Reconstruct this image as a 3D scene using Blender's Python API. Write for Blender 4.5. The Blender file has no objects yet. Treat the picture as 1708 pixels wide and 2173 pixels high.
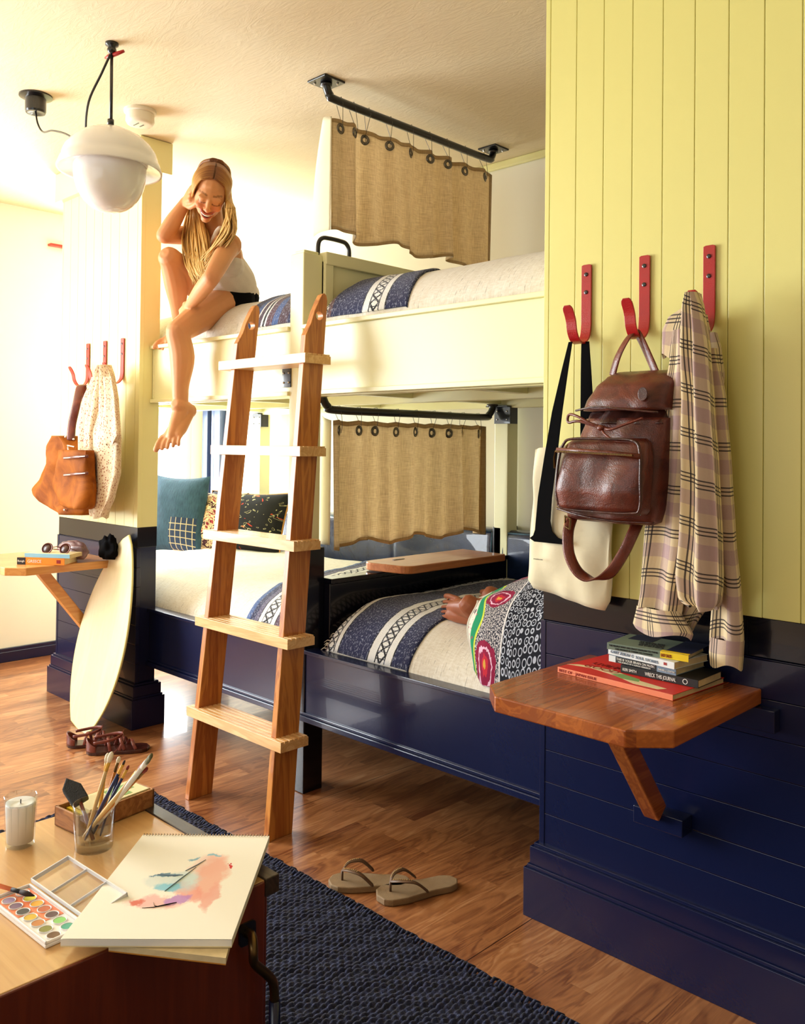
import bpy, bmesh, math, random
import numpy as np
from mathutils import Vector, Matrix, noise as mnoise
random.seed(7)
PI = math.pi
V = Vector
C = bpy.context.scene.collection
SC = bpy.context.scene

# ------------------------------------------------------------------ camera
FPX, YAW, PITCH, ROLL, PCY = 1853.06, .7704, .0145, .0104, 918.57
CAM = V((1.3674, -1.9513, 1.25))
_F = V((-math.sin(YAW), math.cos(YAW), 0)); _R = V((math.cos(YAW), math.sin(YAW), 0)); _U = V((0, 0, 1))
_F2 = _F*math.cos(PITCH)+_U*math.sin(PITCH); _U2 = _U*math.cos(PITCH)-_F*math.sin(PITCH)
_R3 = _R*math.cos(ROLL)+_U2*math.sin(ROLL); _U3 = _U2*math.cos(ROLL)-_R*math.sin(ROLL)
cd = bpy.data.cameras.new('camera'); cam = bpy.data.objects.new('camera', cd); C.objects.link(cam)
cd.sensor_fit = 'VERTICAL'; cd.sensor_height = 24; cd.lens = FPX/2173*24
cd.shift_y = -(1086.5-PCY)/2173; cd.clip_start = .05
cam.matrix_world = Matrix((( _R3.x, _U3.x, -_F2.x, CAM.x), (_R3.y, _U3.y, -_F2.y, CAM.y), (_R3.z, _U3.z, -_F2.z, CAM.z), (0, 0, 0, 1)))
SC.camera = cam
def W(x, y, ax, val):
    """the place on the plane axis=val that the photograph shows at (x, y)"""
    r = _F2+_R3*((x-854)/FPX)-_U3*((y-PCY)/FPX)
    i = 'xyz'.index(ax)
    return CAM+r*((val-CAM[i])/r[i])

# ------------------------------------------------------------------ light
SC.view_settings.view_transform = 'Standard'; SC.view_settings.look = 'None'
SC.view_settings.gamma = 1; SC.view_settings.use_curve_mapping = False
SC.view_settings.exposure = 0.15
w = bpy.data.worlds.new('world'); SC.world = w; w.use_nodes = True
w.node_tree.nodes['Background'].inputs[0].default_value = (1, .95, .86, 1)
w.node_tree.nodes['Background'].inputs[1].default_value = 1.0
def area(name, loc, rot, sx, sy, power, col):
    l = bpy.data.lights.new(name, 'AREA'); l.shape = 'RECTANGLE'; l.size = sx; l.size_y = sy
    l.energy = power; l.color = col
    o = bpy.data.objects.new(name, l); o.location = loc; o.rotation_euler = rot; C.objects.link(o); return o
WARM = (.86, .945, 1)
area('daylight_big_window', (-3.64, -2.25, 1.45), (0, math.radians(-90), 0), 1.7, 2.4, 200, WARM)
area('daylight_low_window', (-3.66, .82, .98), (0, math.radians(-90), 0), .9, .8, 55, (.88, .95, 1))
area('daylight_high_window', (-3.66, .66, 2.02), (0, math.radians(-90), 0), .55, .5, 24, (.9, .96, 1))
area('fill_behind_camera', (.2, -3.9, 1.6), (math.radians(90), 0, 0), 2.6, 1.5, 18, (.9, .96, 1))  # added fill light for the camera side; the front wall has no window

# ------------------------------------------------------------------ material kit
def s2l(c):
    return tuple(((x/255)/12.92 if x/255 <= .04045 else (((x/255)+.055)/1.055)**2.4) for x in c)
class Mt:
    def __init__(s, name, rough=.5, metal=0, spec=.5, coat=0, sheen=0):
        m = bpy.data.materials.new(name); m.use_nodes = True; s.m = m; s.nt = m.node_tree
        s.b = s.nt.nodes['Principled BSDF']; s.out = s.nt.nodes['Material Output']
        s.b.inputs['Roughness'].default_value = rough; s.b.inputs['Metallic'].default_value = metal
        s.b.inputs['Specular IOR Level'].default_value = spec; s.b.inputs['Coat Weight'].default_value = coat
        s.b.inputs['Sheen Weight'].default_value = sheen
    def n(s, t, **k):
        nd = s.nt.nodes.new(t)
        for a, b in k.items(): setattr(nd, a, b)
        return nd
    def put(s, sock, v):
        if isinstance(v, bpy.types.NodeSocket): s.nt.links.new(v, sock)
        elif v is not None:
            if isinstance(v, (tuple, list)) and sock.type == 'RGBA' and len(v) == 3: v = (*v, 1)
            sock.default_value = v
    def co(s, kind='Object'): return s.n('ShaderNodeTexCoord').outputs[kind]
    def map(s, v, scale=(1, 1, 1), rot=(0, 0, 0), loc=(0, 0, 0)):
        m = s.n('ShaderNodeMapping'); s.put(m.inputs[0], v)
        m.inputs['Scale'].default_value = scale; m.inputs['Rotation'].default_value = rot; m.inputs['Location'].default_value = loc
        return m.outputs[0]
    def noise(s, v, scale, detail=3, rough=.5, dist=0, out=0):
        t = s.n('ShaderNodeTexNoise'); s.put(t.inputs['Vector'], v); t.inputs['Scale'].default_value = scale
        t.inputs['Detail'].default_value = detail; t.inputs['Roughness'].default_value = rough; t.inputs['Distortion'].default_value = dist
        return t.outputs[out]
    def vor(s, v, scale, feature='F1', out='Distance', rnd=1):
        t = s.n('ShaderNodeTexVoronoi', feature=feature); s.put(t.inputs['Vector'], v); t.inputs['Scale'].default_value = scale
        t.inputs['Randomness'].default_value = rnd
        return t.outputs[out]
    def mth(s, op, a, b=None, c=None):
        t = s.n('ShaderNodeMath', operation=op); s.put(t.inputs[0], a)
        if b is not None: s.put(t.inputs[1], b)
        if c is not None: s.put(t.inputs[2], c)
        return t.outputs[0]
    def sep(s, v):
        t = s.n('ShaderNodeSeparateXYZ'); s.put(t.inputs[0], v); return t.outputs[0], t.outputs[1], t.outputs[2]
    def comb(s, x, y, z=0.0):
        t = s.n('ShaderNodeCombineXYZ'); s.put(t.inputs[0], x); s.put(t.inputs[1], y); s.put(t.inputs[2], z); return t.outputs[0]
    def mix(s, f, a, b, mode='MIX'):
        t = s.n('ShaderNodeMix', data_type='RGBA', blend_type=mode); s.put(t.inputs[0], f); s.put(t.inputs[6], a); s.put(t.inputs[7], b)
        return t.outputs[2]
    def ramp(s, f, stops, interp='LINEAR'):
        t = s.n('ShaderNodeValToRGB'); r = t.color_ramp; r.interpolation = interp
        while len(r.elements) < len(stops): r.elements.new(.5)
        for e, (p, c) in zip(r.elements, stops): e.position = p; e.color = (*c, 1) if len(c) == 3 else c
        s.put(t.inputs[0], f); return t.outputs[0]
    def band(s, x, a, b): return s.mth('MULTIPLY', s.mth('GREATER_THAN', x, a), s.mth('LESS_THAN', x, b))
    def col(s, c): s.put(s.b.inputs['Base Color'], c); return s
    def bump(s, h, st=.3, dist=.01):
        t = s.n('ShaderNodeBump'); t.inputs['Strength'].default_value = st; t.inputs['Distance'].default_value = dist
        s.put(t.inputs['Height'], h); s.nt.links.new(t.outputs[0], s.b.inputs['Normal']); return s
M = {}
def plain(name, rgb, rough=.5, metal=0, spec=.5, coat=0, var=.06, vs=6, bump=0, bs=60, sheen=0):
    t = Mt(name, rough, metal, spec, coat, sheen); c = s2l(rgb); o = t.co()
    if var:
        t.col(t.mix(t.noise(o, vs, 3), tuple(x*(1-var*2) for x in c), tuple(min(1, x*(1+var)) for x in c)))
    else: t.col(c)
    if bump: t.bump(t.noise(o, bs, 4), bump, .004)
    M[name] = t.m; return t
plain('yellow_paint', (234, 227, 142), .34, var=.02, vs=2, bump=.04, bs=90)
plain('pale_paint', (246, 240, 176), .32, var=.02, vs=2, bump=.04, bs=90)
plain('cream_paint', (246, 242, 192), .34, var=.02, vs=3, bump=.04, bs=80)
plain('navy_paint', (17, 25, 62), .24, spec=.5, coat=.25, var=.1, vs=3, bump=.05, bs=120)
plain('dark_navy_paint', (8, 10, 24), .2, spec=.5, coat=.3, var=.08, vs=3, bump=.03)
plain('black_metal', (14, 14, 17), .28, spec=.6, coat=.3, var=.1)
plain('red_paint', (176, 16, 20), .3, spec=.5, coat=.3, var=.08, vs=40, bump=.15, bs=400)
plain('orange_red_paint', (190, 44, 24), .35, coat=.2, var=.08, vs=40)
plain('chrome', (225, 222, 214), .32, metal=1, var=0)
plain('grommet_steel', (120, 116, 110), .22, metal=1, var=0)
plain('brass_dark', (120, 95, 60), .35, metal=1, var=0)
plain('steel_wire', (90, 88, 84), .3, metal=1, var=0)
plain('white_plastic', (238, 228, 205), .45, var=.02)
plain('wall_plaster', (250, 244, 226), .8, var=.02, vs=3, bump=.15, bs=14)
plain('wall_tan', (150, 140, 120), .8, var=.03)
plain('paper', (246, 243, 234), .8, var=.03, vs=20)
plain('pages', (226, 205, 160), .85, var=.12, vs=60)
plain('white_cloth', (226, 214, 204), .85, var=.04, vs=12, bump=.2, bs=160, sheen=.2)
plain('black_cloth', (8, 8, 10), .95, spec=.1, var=.1)
plain('canvas', (236, 226, 192), .85, var=.05, vs=9, bump=.25, bs=40)
plain('wax', (250, 248, 244), .45, var=.02)
plain('rubber', (150, 124, 92), .6, var=.1, vs=60, bump=.3, bs=500)
plain('rubber_dark', (104, 76, 54), .5, var=.1)
plain('gold_bead', (214, 176, 110), .3, metal=.8, var=0)
plain('dark_blue_door', (66, 78, 104), .35, var=.1)
plain('lip', (176, 62, 58), .4, var=.05)
plain('tooth', (248, 240, 226), .25, var=0)
plain('foam_black', (12, 10, 12), .8, var=.2, bump=.4, bs=300)
plain('ink_white', (240, 238, 230), .7, var=0)
plain('ink_black', (22, 20, 20), .7, var=0)
plain('green_tile', (90, 130, 116), .3, var=.2, vs=60)

def wood(name, c1, c2, along='x', sc=1.0, rough=.35, coat=.15, ring=True, dark=None, cell=None):
    t = Mt(name, rough, coat=coat); o = t.co(); ax = 'xyz'.index(along)
    s = [14*sc]*3; s[ax] = 1.1*sc
    if cell:
        x, y, z = t.sep(o); q = [x, y, z]; p = q['xyz'.index(cell[0])]
        idx = t.mth('FLOOR', t.mth('DIVIDE', p, cell[1]))
        wn = t.n('ShaderNodeTexWhiteNoise', noise_dimensions='1D'); t.put(wn.inputs['W'], idx)
        off = t.comb(t.mth('MULTIPLY', wn.outputs[0], 7.0), t.mth('MULTIPLY', wn.outputs[0], 3.0), 0.0)
        va = t.n('ShaderNodeVectorMath', operation='ADD'); t.put(va.inputs[0], o); t.put(va.inputs[1], off); o2 = va.outputs[0]
    else: o2 = o
    mp = t.map(o2, tuple(s)); n1 = t.noise(mp, 1, 4, .6, 1.2)
    wv = t.mth('SINE', t.mth('MULTIPLY', n1, 34.0)); fine = t.noise(t.map(o2, tuple(x*9 for x in s)), 1, 3, .6)
    f = t.mth('ADD', t.mth('MULTIPLY', wv, .16 if ring else .05), t.mth('ADD', t.mth('MULTIPLY', n1, .7), t.mth('MULTIPLY', fine, .25)))
    if cell: f = t.mth('ADD', f, t.mth('MULTIPLY', t.mth('SUBTRACT', wn.outputs[0], .5), .55))
    st = [(.2, s2l(c2)), (.75, s2l(c1))]
    if dark: st = [(.1, s2l(dark))]+st
    t.col(t.ramp(f, st)); t.bump(fine, .08, .002); M[name] = t.m
wood('ladder_wood', (212, 140, 64), (158, 84, 34), 'z', 1.0, .38)
wood('tread_wood', (240, 198, 138), (218, 162, 100), 'x', 1.0, .38)
wood('table_wood', (194, 106, 40), (146, 70, 26), 'y', 1.0, .26, .3, cell=('x', .085))
wood('shelf_wood', (206, 130, 76), (176, 100, 56), 'y', 1.0, .28, .3)
wood('desk_wood', (216, 172, 114), (188, 140, 84), 'x', .8, .3, .25, ring=False)
wood('desk_side_wood', (126, 52, 26), (84, 28, 16), 'z', .8, .35, .2, ring=False)
wood('board_wood', (236, 226, 190), (222, 208, 160), 'z', .7, .35, .2, ring=False)
wood('box_wood', (186, 128, 76), (130, 76, 40), 'x', 1.2, .45)
wood('dark_trim_wood', (70, 54, 44), (46, 34, 30), 'x', 1, .4)
wood('handle_wood', (210, 150, 60), (190, 120, 40), 'z', 2, .3, .3, ring=False)

t = Mt('floor_laminate', .28, coat=.3); o = t.co(); x, y, z = t.sep(o)
v = t.comb(y, x, 0.0)
br = t.n('ShaderNodeTexBrick', offset=.37, squash=1); t.put(br.inputs['Vector'], v)
br.inputs['Color1'].default_value = (0, 0, 0, 1); br.inputs['Color2'].default_value = (1, 1, 1, 1); br.inputs['Mortar'].default_value = (.5, .5, .5, 1)
br.inputs['Scale'].default_value = 1; br.inputs['Mortar Size'].default_value = .0006; br.inputs['Brick Width'].default_value = .38; br.inputs['Row Height'].default_value = .066
row = t.mth('FLOOR', t.mth('DIVIDE', x, .066)); wn = t.n('ShaderNodeTexWhiteNoise', noise_dimensions='1D'); t.put(wn.inputs['W'], row)
off = t.comb(t.mth('MULTIPLY', br.outputs[0], 5.0), t.mth('MULTIPLY', wn.outputs[0], 9.0), t.mth('MULTIPLY', br.outputs[0], 3.0))
va = t.n('ShaderNodeVectorMath', operation='ADD'); t.put(va.inputs[0], o); t.put(va.inputs[1], off)
n1 = t.noise(t.map(va.outputs[0], (11, 1.6, 1)), 1, 3, .55, 1.0); rg = t.mth('SINE', t.mth('MULTIPLY', n1, 60.0))
fine = t.noise(t.map(va.outputs[0], (160, 12, 1)), 1, 3, .6)
f = t.mth('ADD', t.mth('MULTIPLY', n1, .5), t.mth('ADD', t.mth('MULTIPLY', rg, .09), t.mth('MULTIPLY', fine, .3)))
f = t.mth('ADD', f, t.mth('MULTIPLY', t.mth('SUBTRACT', br.outputs[0], .5), .28))
c = t.ramp(f, [(.15, s2l((114, 64, 38))), (.5, s2l((174, 116, 72))), (.85, s2l((212, 162, 116)))])
seam = t.mth('ABSOLUTE', t.mth('SUBTRACT', t.mth('MODULO', t.mth('ADD', x, 10.392), .99), .0))
seam = t.mth('LESS_THAN', seam, .003)
t.col(t.mix(seam, c, s2l((54, 24, 12)))); t.bump(fine, .04, .001); M['floor_laminate'] = t.m

t = Mt('ceiling_plaster', .75); o = t.co()
a = t.noise(o, 3.2, 4, .6, .6); b = t.vor(t.map(o, (1, 1.6, 1)), 9, 'DISTANCE_TO_EDGE'); d = t.noise(t.map(o, (1.4, 5, 1)), 5, 5, .7, 2.5)
t.col(t.mix(a, s2l((236, 216, 176)), s2l((244, 228, 194))))
t.bump(t.mth('ADD', t.mth('MULTIPLY', a, 1.2), t.mth('MULTIPLY', t.mth('POWER', d, 2.0), 1.4)), .3, .008); M['ceiling_plaster'] = t.m

def weave(name, c1, c2, s1, s2, rough=.9, transl=0, slub=None):
    t = Mt(name, rough, sheen=.15); o = t.co('Object')
    a = t.noise(t.map(o, s1), 1, 2, .6); b = t.noise(t.map(o, s2), 1, 2, .6)
    f = t.mth('MULTIPLY', t.mth('ADD', a, b), .5); c = t.ramp(f, [(.36, s2l(c1)), (.62, s2l(c2))])
    if slub: c = t.mix(t.mth('MULTIPLY', t.mth('GREATER_THAN', t.noise(t.map(o, slub), 1, 2, .7), .66), .5), c, s2l(tuple(x*.62 for x in c1)))
    t.col(c); t.bump(f, .3, .003)
    if transl:
        tr = t.n('ShaderNodeBsdfTranslucent'); t.put(tr.inputs[0], c); mx = t.n('ShaderNodeMixShader'); mx.inputs[0].default_value = transl
        t.nt.links.new(t.b.outputs[0], mx.inputs[1]); t.nt.links.new(tr.outputs[0], mx.inputs[2]); t.nt.links.new(mx.outputs[0], t.out.inputs[0])
    M[name] = t.m
weave('cream_bedspread', (220, 210, 192), (240, 234, 222), (420, 14, 14), (60, 300, 60), slub=(200, 16, 16))
weave('curtain_linen', (204, 184, 150), (240, 224, 192), (24, 24, 520), (420, 420, 24), transl=.6)
weave('curtain_hem', (186, 156, 112), (210, 184, 138), (24, 24, 520), (420, 420, 24), transl=.3)
weave('denim', (26, 50, 72), (70, 112, 128), (300, 20, 20), (20, 20, 300))

def serape(name, stripes, period=None):
    """woven stripes across UV.x (metres); diamond bands are drawn where asked"""
    t = Mt(name, .92, sheen=.2); u, vv, _ = t.sep(t.co('UV')); wob = t.mth('MULTIPLY', t.mth('SUBTRACT', t.noise(t.co('UV'), 55, 2), .5), .004)
    u = t.mth('ADD', u, wob); tot = stripes[-1][1]
    st = [(a/tot*.999, s2l(c)) for a, b, c, k in stripes]
    c = t.ramp(t.mth('DIVIDE', u, tot), st, 'CONSTANT')
    for a, b, cc, k in stripes:
        if k == 'dia':
            w_ = b-a; p = t.mth('DIVIDE', t.mth('SUBTRACT', u, a), w_)
            q = t.mth('PINGPONG', t.mth('DIVIDE', vv, w_*1.0), .5); q2 = t.mth('MULTIPLY', q, 2.0)
            e = t.mth('ABSOLUTE', t.mth('SUBTRACT', t.mth('ABSOLUTE', t.mth('SUBTRACT', t.mth('MULTIPLY', p, 2.0), 1.0)), q2))
            e2 = t.mth('ABSOLUTE', t.mth('SUBTRACT', e, .0)); ln = t.mth('LESS_THAN', e2, .24)
            dot = t.mth('LESS_THAN', t.mth('ABSOLUTE', t.mth('SUBTRACT', q2, .5)), .06)
            ln = t.mth('MULTIPLY', t.mth('MAXIMUM', ln, dot), t.band(u, a, b)); c = t.mix(ln, c, s2l((18, 18, 26)))
    sp = t.mth('GREATER_THAN', t.noise(t.map(t.co('UV'), (190, 80, 1)), 1, 2, .7), .58)
    lum = t.n('ShaderNodeRGBToBW'); t.put(lum.inputs[0], c); dk = t.mth('LESS_THAN', lum.outputs[0], .2)
    c = t.mix(t.mth('MULTIPLY', t.mth('MULTIPLY', sp, dk), .65), c, s2l((170, 176, 198)))
    t.col(c); t.bump(t.noise(t.map(t.co('UV'), (300, 160, 1)), 1, 3), .8, .006); M[name] = t.m
NV, WH, BK, BR, LB, TN = (24, 32, 78), (246, 244, 240), (16, 16, 22), (104, 74, 76), (60, 92, 150), (196, 176, 158)
S1 = [(0, .01, BR, 0), (.01, .045, WH, 'dia'), (.045, .05, BK, 0), (.05, .066, WH, 0), (.066, .071, BK, 0), (.071, .215, NV, 0), (.215, .220, BK, 0), (.220, .252, WH, 0), (.252, .257, BK, 0), (.257, .297, WH, 'dia'), (.297, .302, BK, 0), (.302, .330, WH, 0), (.330, .335, BK, 0), (.335, .42, NV, 0)]
serape('blanket_low_right', S1)
S2 = [(0, .03, LB, 0), (.03, .06, NV, 0), (.06, .085, (96, 90, 120), 0), (.085, .09, BK, 0), (.09, .112, WH, 0), (.112, .116, BK, 0), (.116, .17, WH, 'dia'), (.17, .175, BK, 0), (.175, .20, WH, 0), (.20, .206, BK, 0), (.206, .26, (90, 64, 84), 0), (.26, .40, NV, 0), (.40, .44, BR, 0)]
serape('blanket_low_left', S2)
S3 = [(0, .03, WH, 'dia'), (.03, .05, BR, 0), (.05, .21, NV, 0), (.21, .215, BK, 0), (.215, .243, WH, 0), (.243, .248, BK, 0), (.248, .290, WH, 'dia'), (.29, .295, BK, 0), (.295, .322, WH, 0), (.322, .328, BK, 0), (.328, .43, NV, 0)]
serape('blanket_up_right', S3)
S4 = [(0, .06, NV, 0), (.06, .09, LB, 0), (.09, .10, WH, 0), (.10, .125, (74, 50, 66), 0), (.125, .135, WH, 0), (.135, .15, BK, 0), (.15, .158, WH, 0), (.158, .20, (92, 60, 72), 0), (.20, .24, LB, 0), (.24, .30, (70, 46, 62), 0), (.30, .40, NV, 0)]
serape('blanket_up_left', S4)

def leather(name, c1, c2, rough=.32, wr=14, coat=.2):
    t = Mt(name, rough, coat=coat); o = t.co(); a = t.noise(o, wr, 4, .6, .8); g = t.vor(o, 420)
    t.col(t.ramp(a, [(.3, s2l(c1)), (.7, s2l(c2))]))
    t.bump(t.mth('ADD', t.mth('MULTIPLY', a, 1.6), t.mth('MULTIPLY', g, .25)), .28, .006); M[name] = t.m
leather('brown_leather', (66, 24, 16), (116, 52, 34), .34, 18, .15)
leather('brown_leather_dark', (46, 18, 14), (84, 38, 26), .3, 18)
leather('tan_leather', (116, 56, 8), (172, 98, 24), .7, 9, 0); M['tan_leather'].node_tree.nodes['Principled BSDF'].inputs['Specular IOR Level'].default_value = .12
leather('strap_leather', (86, 30, 16), (124, 50, 26), .35, 20)
leather('navy_leather', (18, 30, 58), (34, 52, 92), .27, 6, .5)
leather('sandal_leather', (96, 42, 34), (136, 66, 52), .4, 30)

t = Mt('plaid_cotton', .85, sheen=.2); u, v, _ = t.sep(t.co('UV'))
base = t.mix(t.noise(t.map(t.co('UV'), (90, 8, 1)), 1, 2), s2l((206, 182, 136)), s2l((238, 220, 182)))
c = base
for s_, w0, w1 in ((u, .018, .05), (v, .02, .052)):
    q = t.mth('MODULO', t.mth('ADD', s_, 5.0), .098); c = t.mix(t.mth('MULTIPLY', t.band(q, w0, w1), .42), c, s2l((150, 110, 140)))
for s_ in (u, v):
    q = t.mth('MODULO', t.mth('ADD', s_, 5.0), .098)
    for a in (.070, .0785, .087): c = t.mix(t.mth('MULTIPLY', t.band(q, a, a+.0032), .9), c, s2l((34, 24, 34)))
t.col(c); t.bump(t.noise(t.map(t.co('UV'), (220, 220, 1)), 1, 2), .25, .002); M['plaid_cotton'] = t.m
t = Mt('floral_cotton', .85, sheen=.2); uv = t.co('UV'); d = t.vor(uv, 88); d2 = t.vor(t.map(uv, loc=(3, 1, 0)), 60)
c = t.mix(t.mth('LESS_THAN', d, .32), s2l((222, 202, 166)), s2l((160, 100, 66))); c = t.mix(t.mth('LESS_THAN', d2, .16), c, s2l((146, 76, 60)))
t.col(c); M['floral_cotton'] = t.m

t = Mt('kilim_red', .9); o = t.co('UV'); a = t.vor(o, 9); b = t.noise(o, 14, 3, .6, 1.5)
t.col(t.mix(t.band(b, .5, .6), t.ramp(a, [(.1, s2l((110, 20, 30))), (.35, s2l((150, 46, 50))), (.5, s2l((226, 190, 150))), (.62, s2l((60, 20, 30)))], 'CONSTANT'), s2l((230, 200, 150)))); t.bump(b, .4, .004); M['kilim_red'] = t.m
t = Mt('embroidered_black', .85); o = t.co('UV'); b = t.noise(o, 5, 1, .4, 2.0); g = t.noise(t.map(o, loc=(4, 4, 0)), 6, 1, .4, 2.5)
c = t.mix(t.band(b, .68, .72), s2l((12, 9, 11)), s2l((196, 58, 28))); c = t.mix(t.band(b, .72, .8), c, s2l((226, 132, 60))); c = t.mix(t.band(g, .645, .675), c, s2l((196, 188, 138)))
t.col(c); t.bump(b, .3, .004); M['embroidered_black'] = t.m
t = Mt('denim_patch', .9); u, v, _ = t.sep(t.co('UV')); o = t.co('UV')
c = t.mix(t.noise(t.map(o, (50, 12, 1)), 1, 3), s2l((18, 36, 56)), s2l((56, 92, 108)))
pt = t.mth('MULTIPLY', t.band(u, .52, .95), t.band(v, .0, .45)); lines = t.mth('MAXIMUM', t.mth('LESS_THAN', t.mth('MODULO', u, .09), .012), t.mth('LESS_THAN', t.mth('MODULO', v, .09), .012))
c = t.mix(pt, c, s2l((34, 50, 74))); c = t.mix(t.mth('MULTIPLY', pt, t.mth('MULTIPLY', lines, .7)), c, s2l((210, 190, 140)))
t.col(c); t.bump(t.noise(t.map(o, (160, 160, 1)), 1, 2), .5, .003); M['denim_patch'] = t.m

t = Mt('skirt_print', .9); u, v, _ = t.sep(t.co('UV')); o = t.co('UV')
# v: along the leg from the hem in metres; u: round the leg in metres
d = t.vor(o, 62, 'F1', rnd=.35); c = t.mix(t.mth('MAXIMUM', t.band(d, .34, .46), t.mth('LESS_THAN', d, .12)), s2l((14, 16, 30)), s2l((196, 200, 214)))
fz = t.noise(o, 260, 2, .7); c2 = t.mix(t.mth('GREATER_THAN', fz, .52), s2l((40, 42, 60)), s2l((214, 208, 208))); c = t.mix(t.band(v, .0, .185), c, c2)
c = t.mix(t.band(v, .183, .188), c, s2l((230, 226, 226)))
uu = t.mth('SUBTRACT', t.mth('MODULO', t.mth('ADD', u, 5.0), .16), .08); vy = t.mth('SUBTRACT', v, .125)
rr = t.mth('SQRT', t.mth('ADD', t.mth('POWER', t.mth('MULTIPLY', uu, 1.0), 2.0), t.mth('POWER', t.mth('MULTIPLY', vy, .8), 2.0)))
rr = t.mth('ADD', t.mth('MULTIPLY', rr, 1.18), t.mth('MULTIPLY', t.mth('SUBTRACT', t.noise(o, 70, 2), .5), .022)); c = t.mix(t.mth('LESS_THAN', rr, .047), c, s2l((146, 12, 62))); c = t.mix(t.band(rr, .030, .035), c, s2l((236, 190, 214))); c = t.mix(t.mth('LESS_THAN', rr, .018), c, s2l((206, 40, 60))); c = t.mix(t.mth('LESS_THAN', rr, .008), c, s2l((226, 170, 70)))
wv_ = t.mth('ADD', v, t.mth('MULTIPLY', t.mth('SINE', t.mth('MULTIPLY', u, 38.0)), .012)); c = t.mix(t.band(wv_, .045, .075), c, s2l((24, 148, 100))); c = t.mix(t.band(wv_, .075, .082), c, s2l((206, 220, 70)))
c = t.mix(t.band(wv_, -.03, .045), c, s2l((226, 222, 206)))
pz = t.vor(o, 70); c = t.mix(t.mth('MULTIPLY', t.band(v, -.01, .07), t.mth('LESS_THAN', pz, .22)), c, s2l((190, 44, 100)))
pz = t.vor(t.map(o, loc=(2, 5, 0)), 34); c = t.mix(t.mth('MULTIPLY', t.band(v, -.01, .04), t.mth('LESS_THAN', pz, .34)), c, s2l((46, 40, 60)))
t.col(c); t.bump(fz, .2, .002); M['skirt_print'] = t.m

t = Mt('rope_navy', .85, sheen=.1); o = t.co(); a = t.noise(o, 70, 3, .7)
t.col(t.ramp(a, [(.35, s2l((8, 11, 30))), (.58, s2l((20, 30, 72))), (.74, s2l((78, 90, 130)))])); t.bump(t.noise(t.map(o, (300, 500, 300)), 1, 2), .6, .003); M['rope_navy'] = t.m
t = Mt('skin', .48, spec=.35); o = t.co(); ca = t.n('ShaderNodeVertexColor', layer_name='tint')
t.b.inputs['Subsurface Weight'].default_value = .15; t.b.inputs['Subsurface Radius'].default_value = (.01, .004, .002); t.b.inputs['Subsurface Scale'].default_value = .6
nz = t.noise(o, 9, 3); t.col(t.mix(1.0, ca.outputs[0], t.mix(nz, (.88, .86, .84), (1, 1, 1)), 'MULTIPLY')); M['skin'] = t.m
t = Mt('blonde_hair', .4, spec=.4); u, v, _ = t.sep(t.co('UV')); nz = t.noise(t.map(t.co('UV'), (60, 1.5, 1)), 1, 3, .6)
c = t.ramp(v, [(0, s2l((112, 64, 30))), (.18, s2l((146, 90, 42))), (.42, s2l((214, 158, 80))), (1, s2l((240, 204, 132)))])
t.col(t.mix(1.0, c, t.mix(nz, (.55, .5, .45), (1.1, 1.1, 1.1)), 'MULTIPLY')); M['blonde_hair'] = t.m
def thin_clear(name, tr_col, ior=1.45, rough=.02):
    t = Mt(name); tr = t.n('ShaderNodeBsdfTransparent'); tr.inputs[0].default_value = (*tr_col, 1); gl = t.n('ShaderNodeBsdfGlossy'); gl.inputs['Roughness'].default_value = rough
    lw = t.n('ShaderNodeLayerWeight'); lw.inputs[0].default_value = .5; fq = t.mth('ADD', t.mth('MULTIPLY', t.mth('POWER', lw.outputs[1], 4.0), .7), .05); mx = t.n('ShaderNodeMixShader')
    t.nt.links.new(fq, mx.inputs[0]); t.nt.links.new(tr.outputs[0], mx.inputs[1]); t.nt.links.new(gl.outputs[0], mx.inputs[2]); t.nt.links.new(mx.outputs[0], t.out.inputs[0]); M[name] = t.m
thin_clear('clear_glass', (.93, .95, .95), 1.5)
thin_clear('clear_plastic', (.93, .93, .94), 1.6, .12)
t = Mt('opal_glass', .12, coat=.4); t.b.inputs['Subsurface Weight'].default_value = .4; t.b.inputs['Subsurface Radius'].default_value = (.05, .05, .05); t.col(s2l((244, 242, 238))); M['opal_glass'] = t.m
t = Mt('window_glow', .5); t.b.inputs['Emission Color'].default_value = (1, .97, .9, 1); t.b.inputs['Emission Strength'].default_value = 1.8; t.col((1, 1, 1)); M['window_glow'] = t.m
def ink(name, rgb, rough=.5):
    if name not in M: plain(name, rgb, rough, var=.04, vs=20)
    return name

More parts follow.
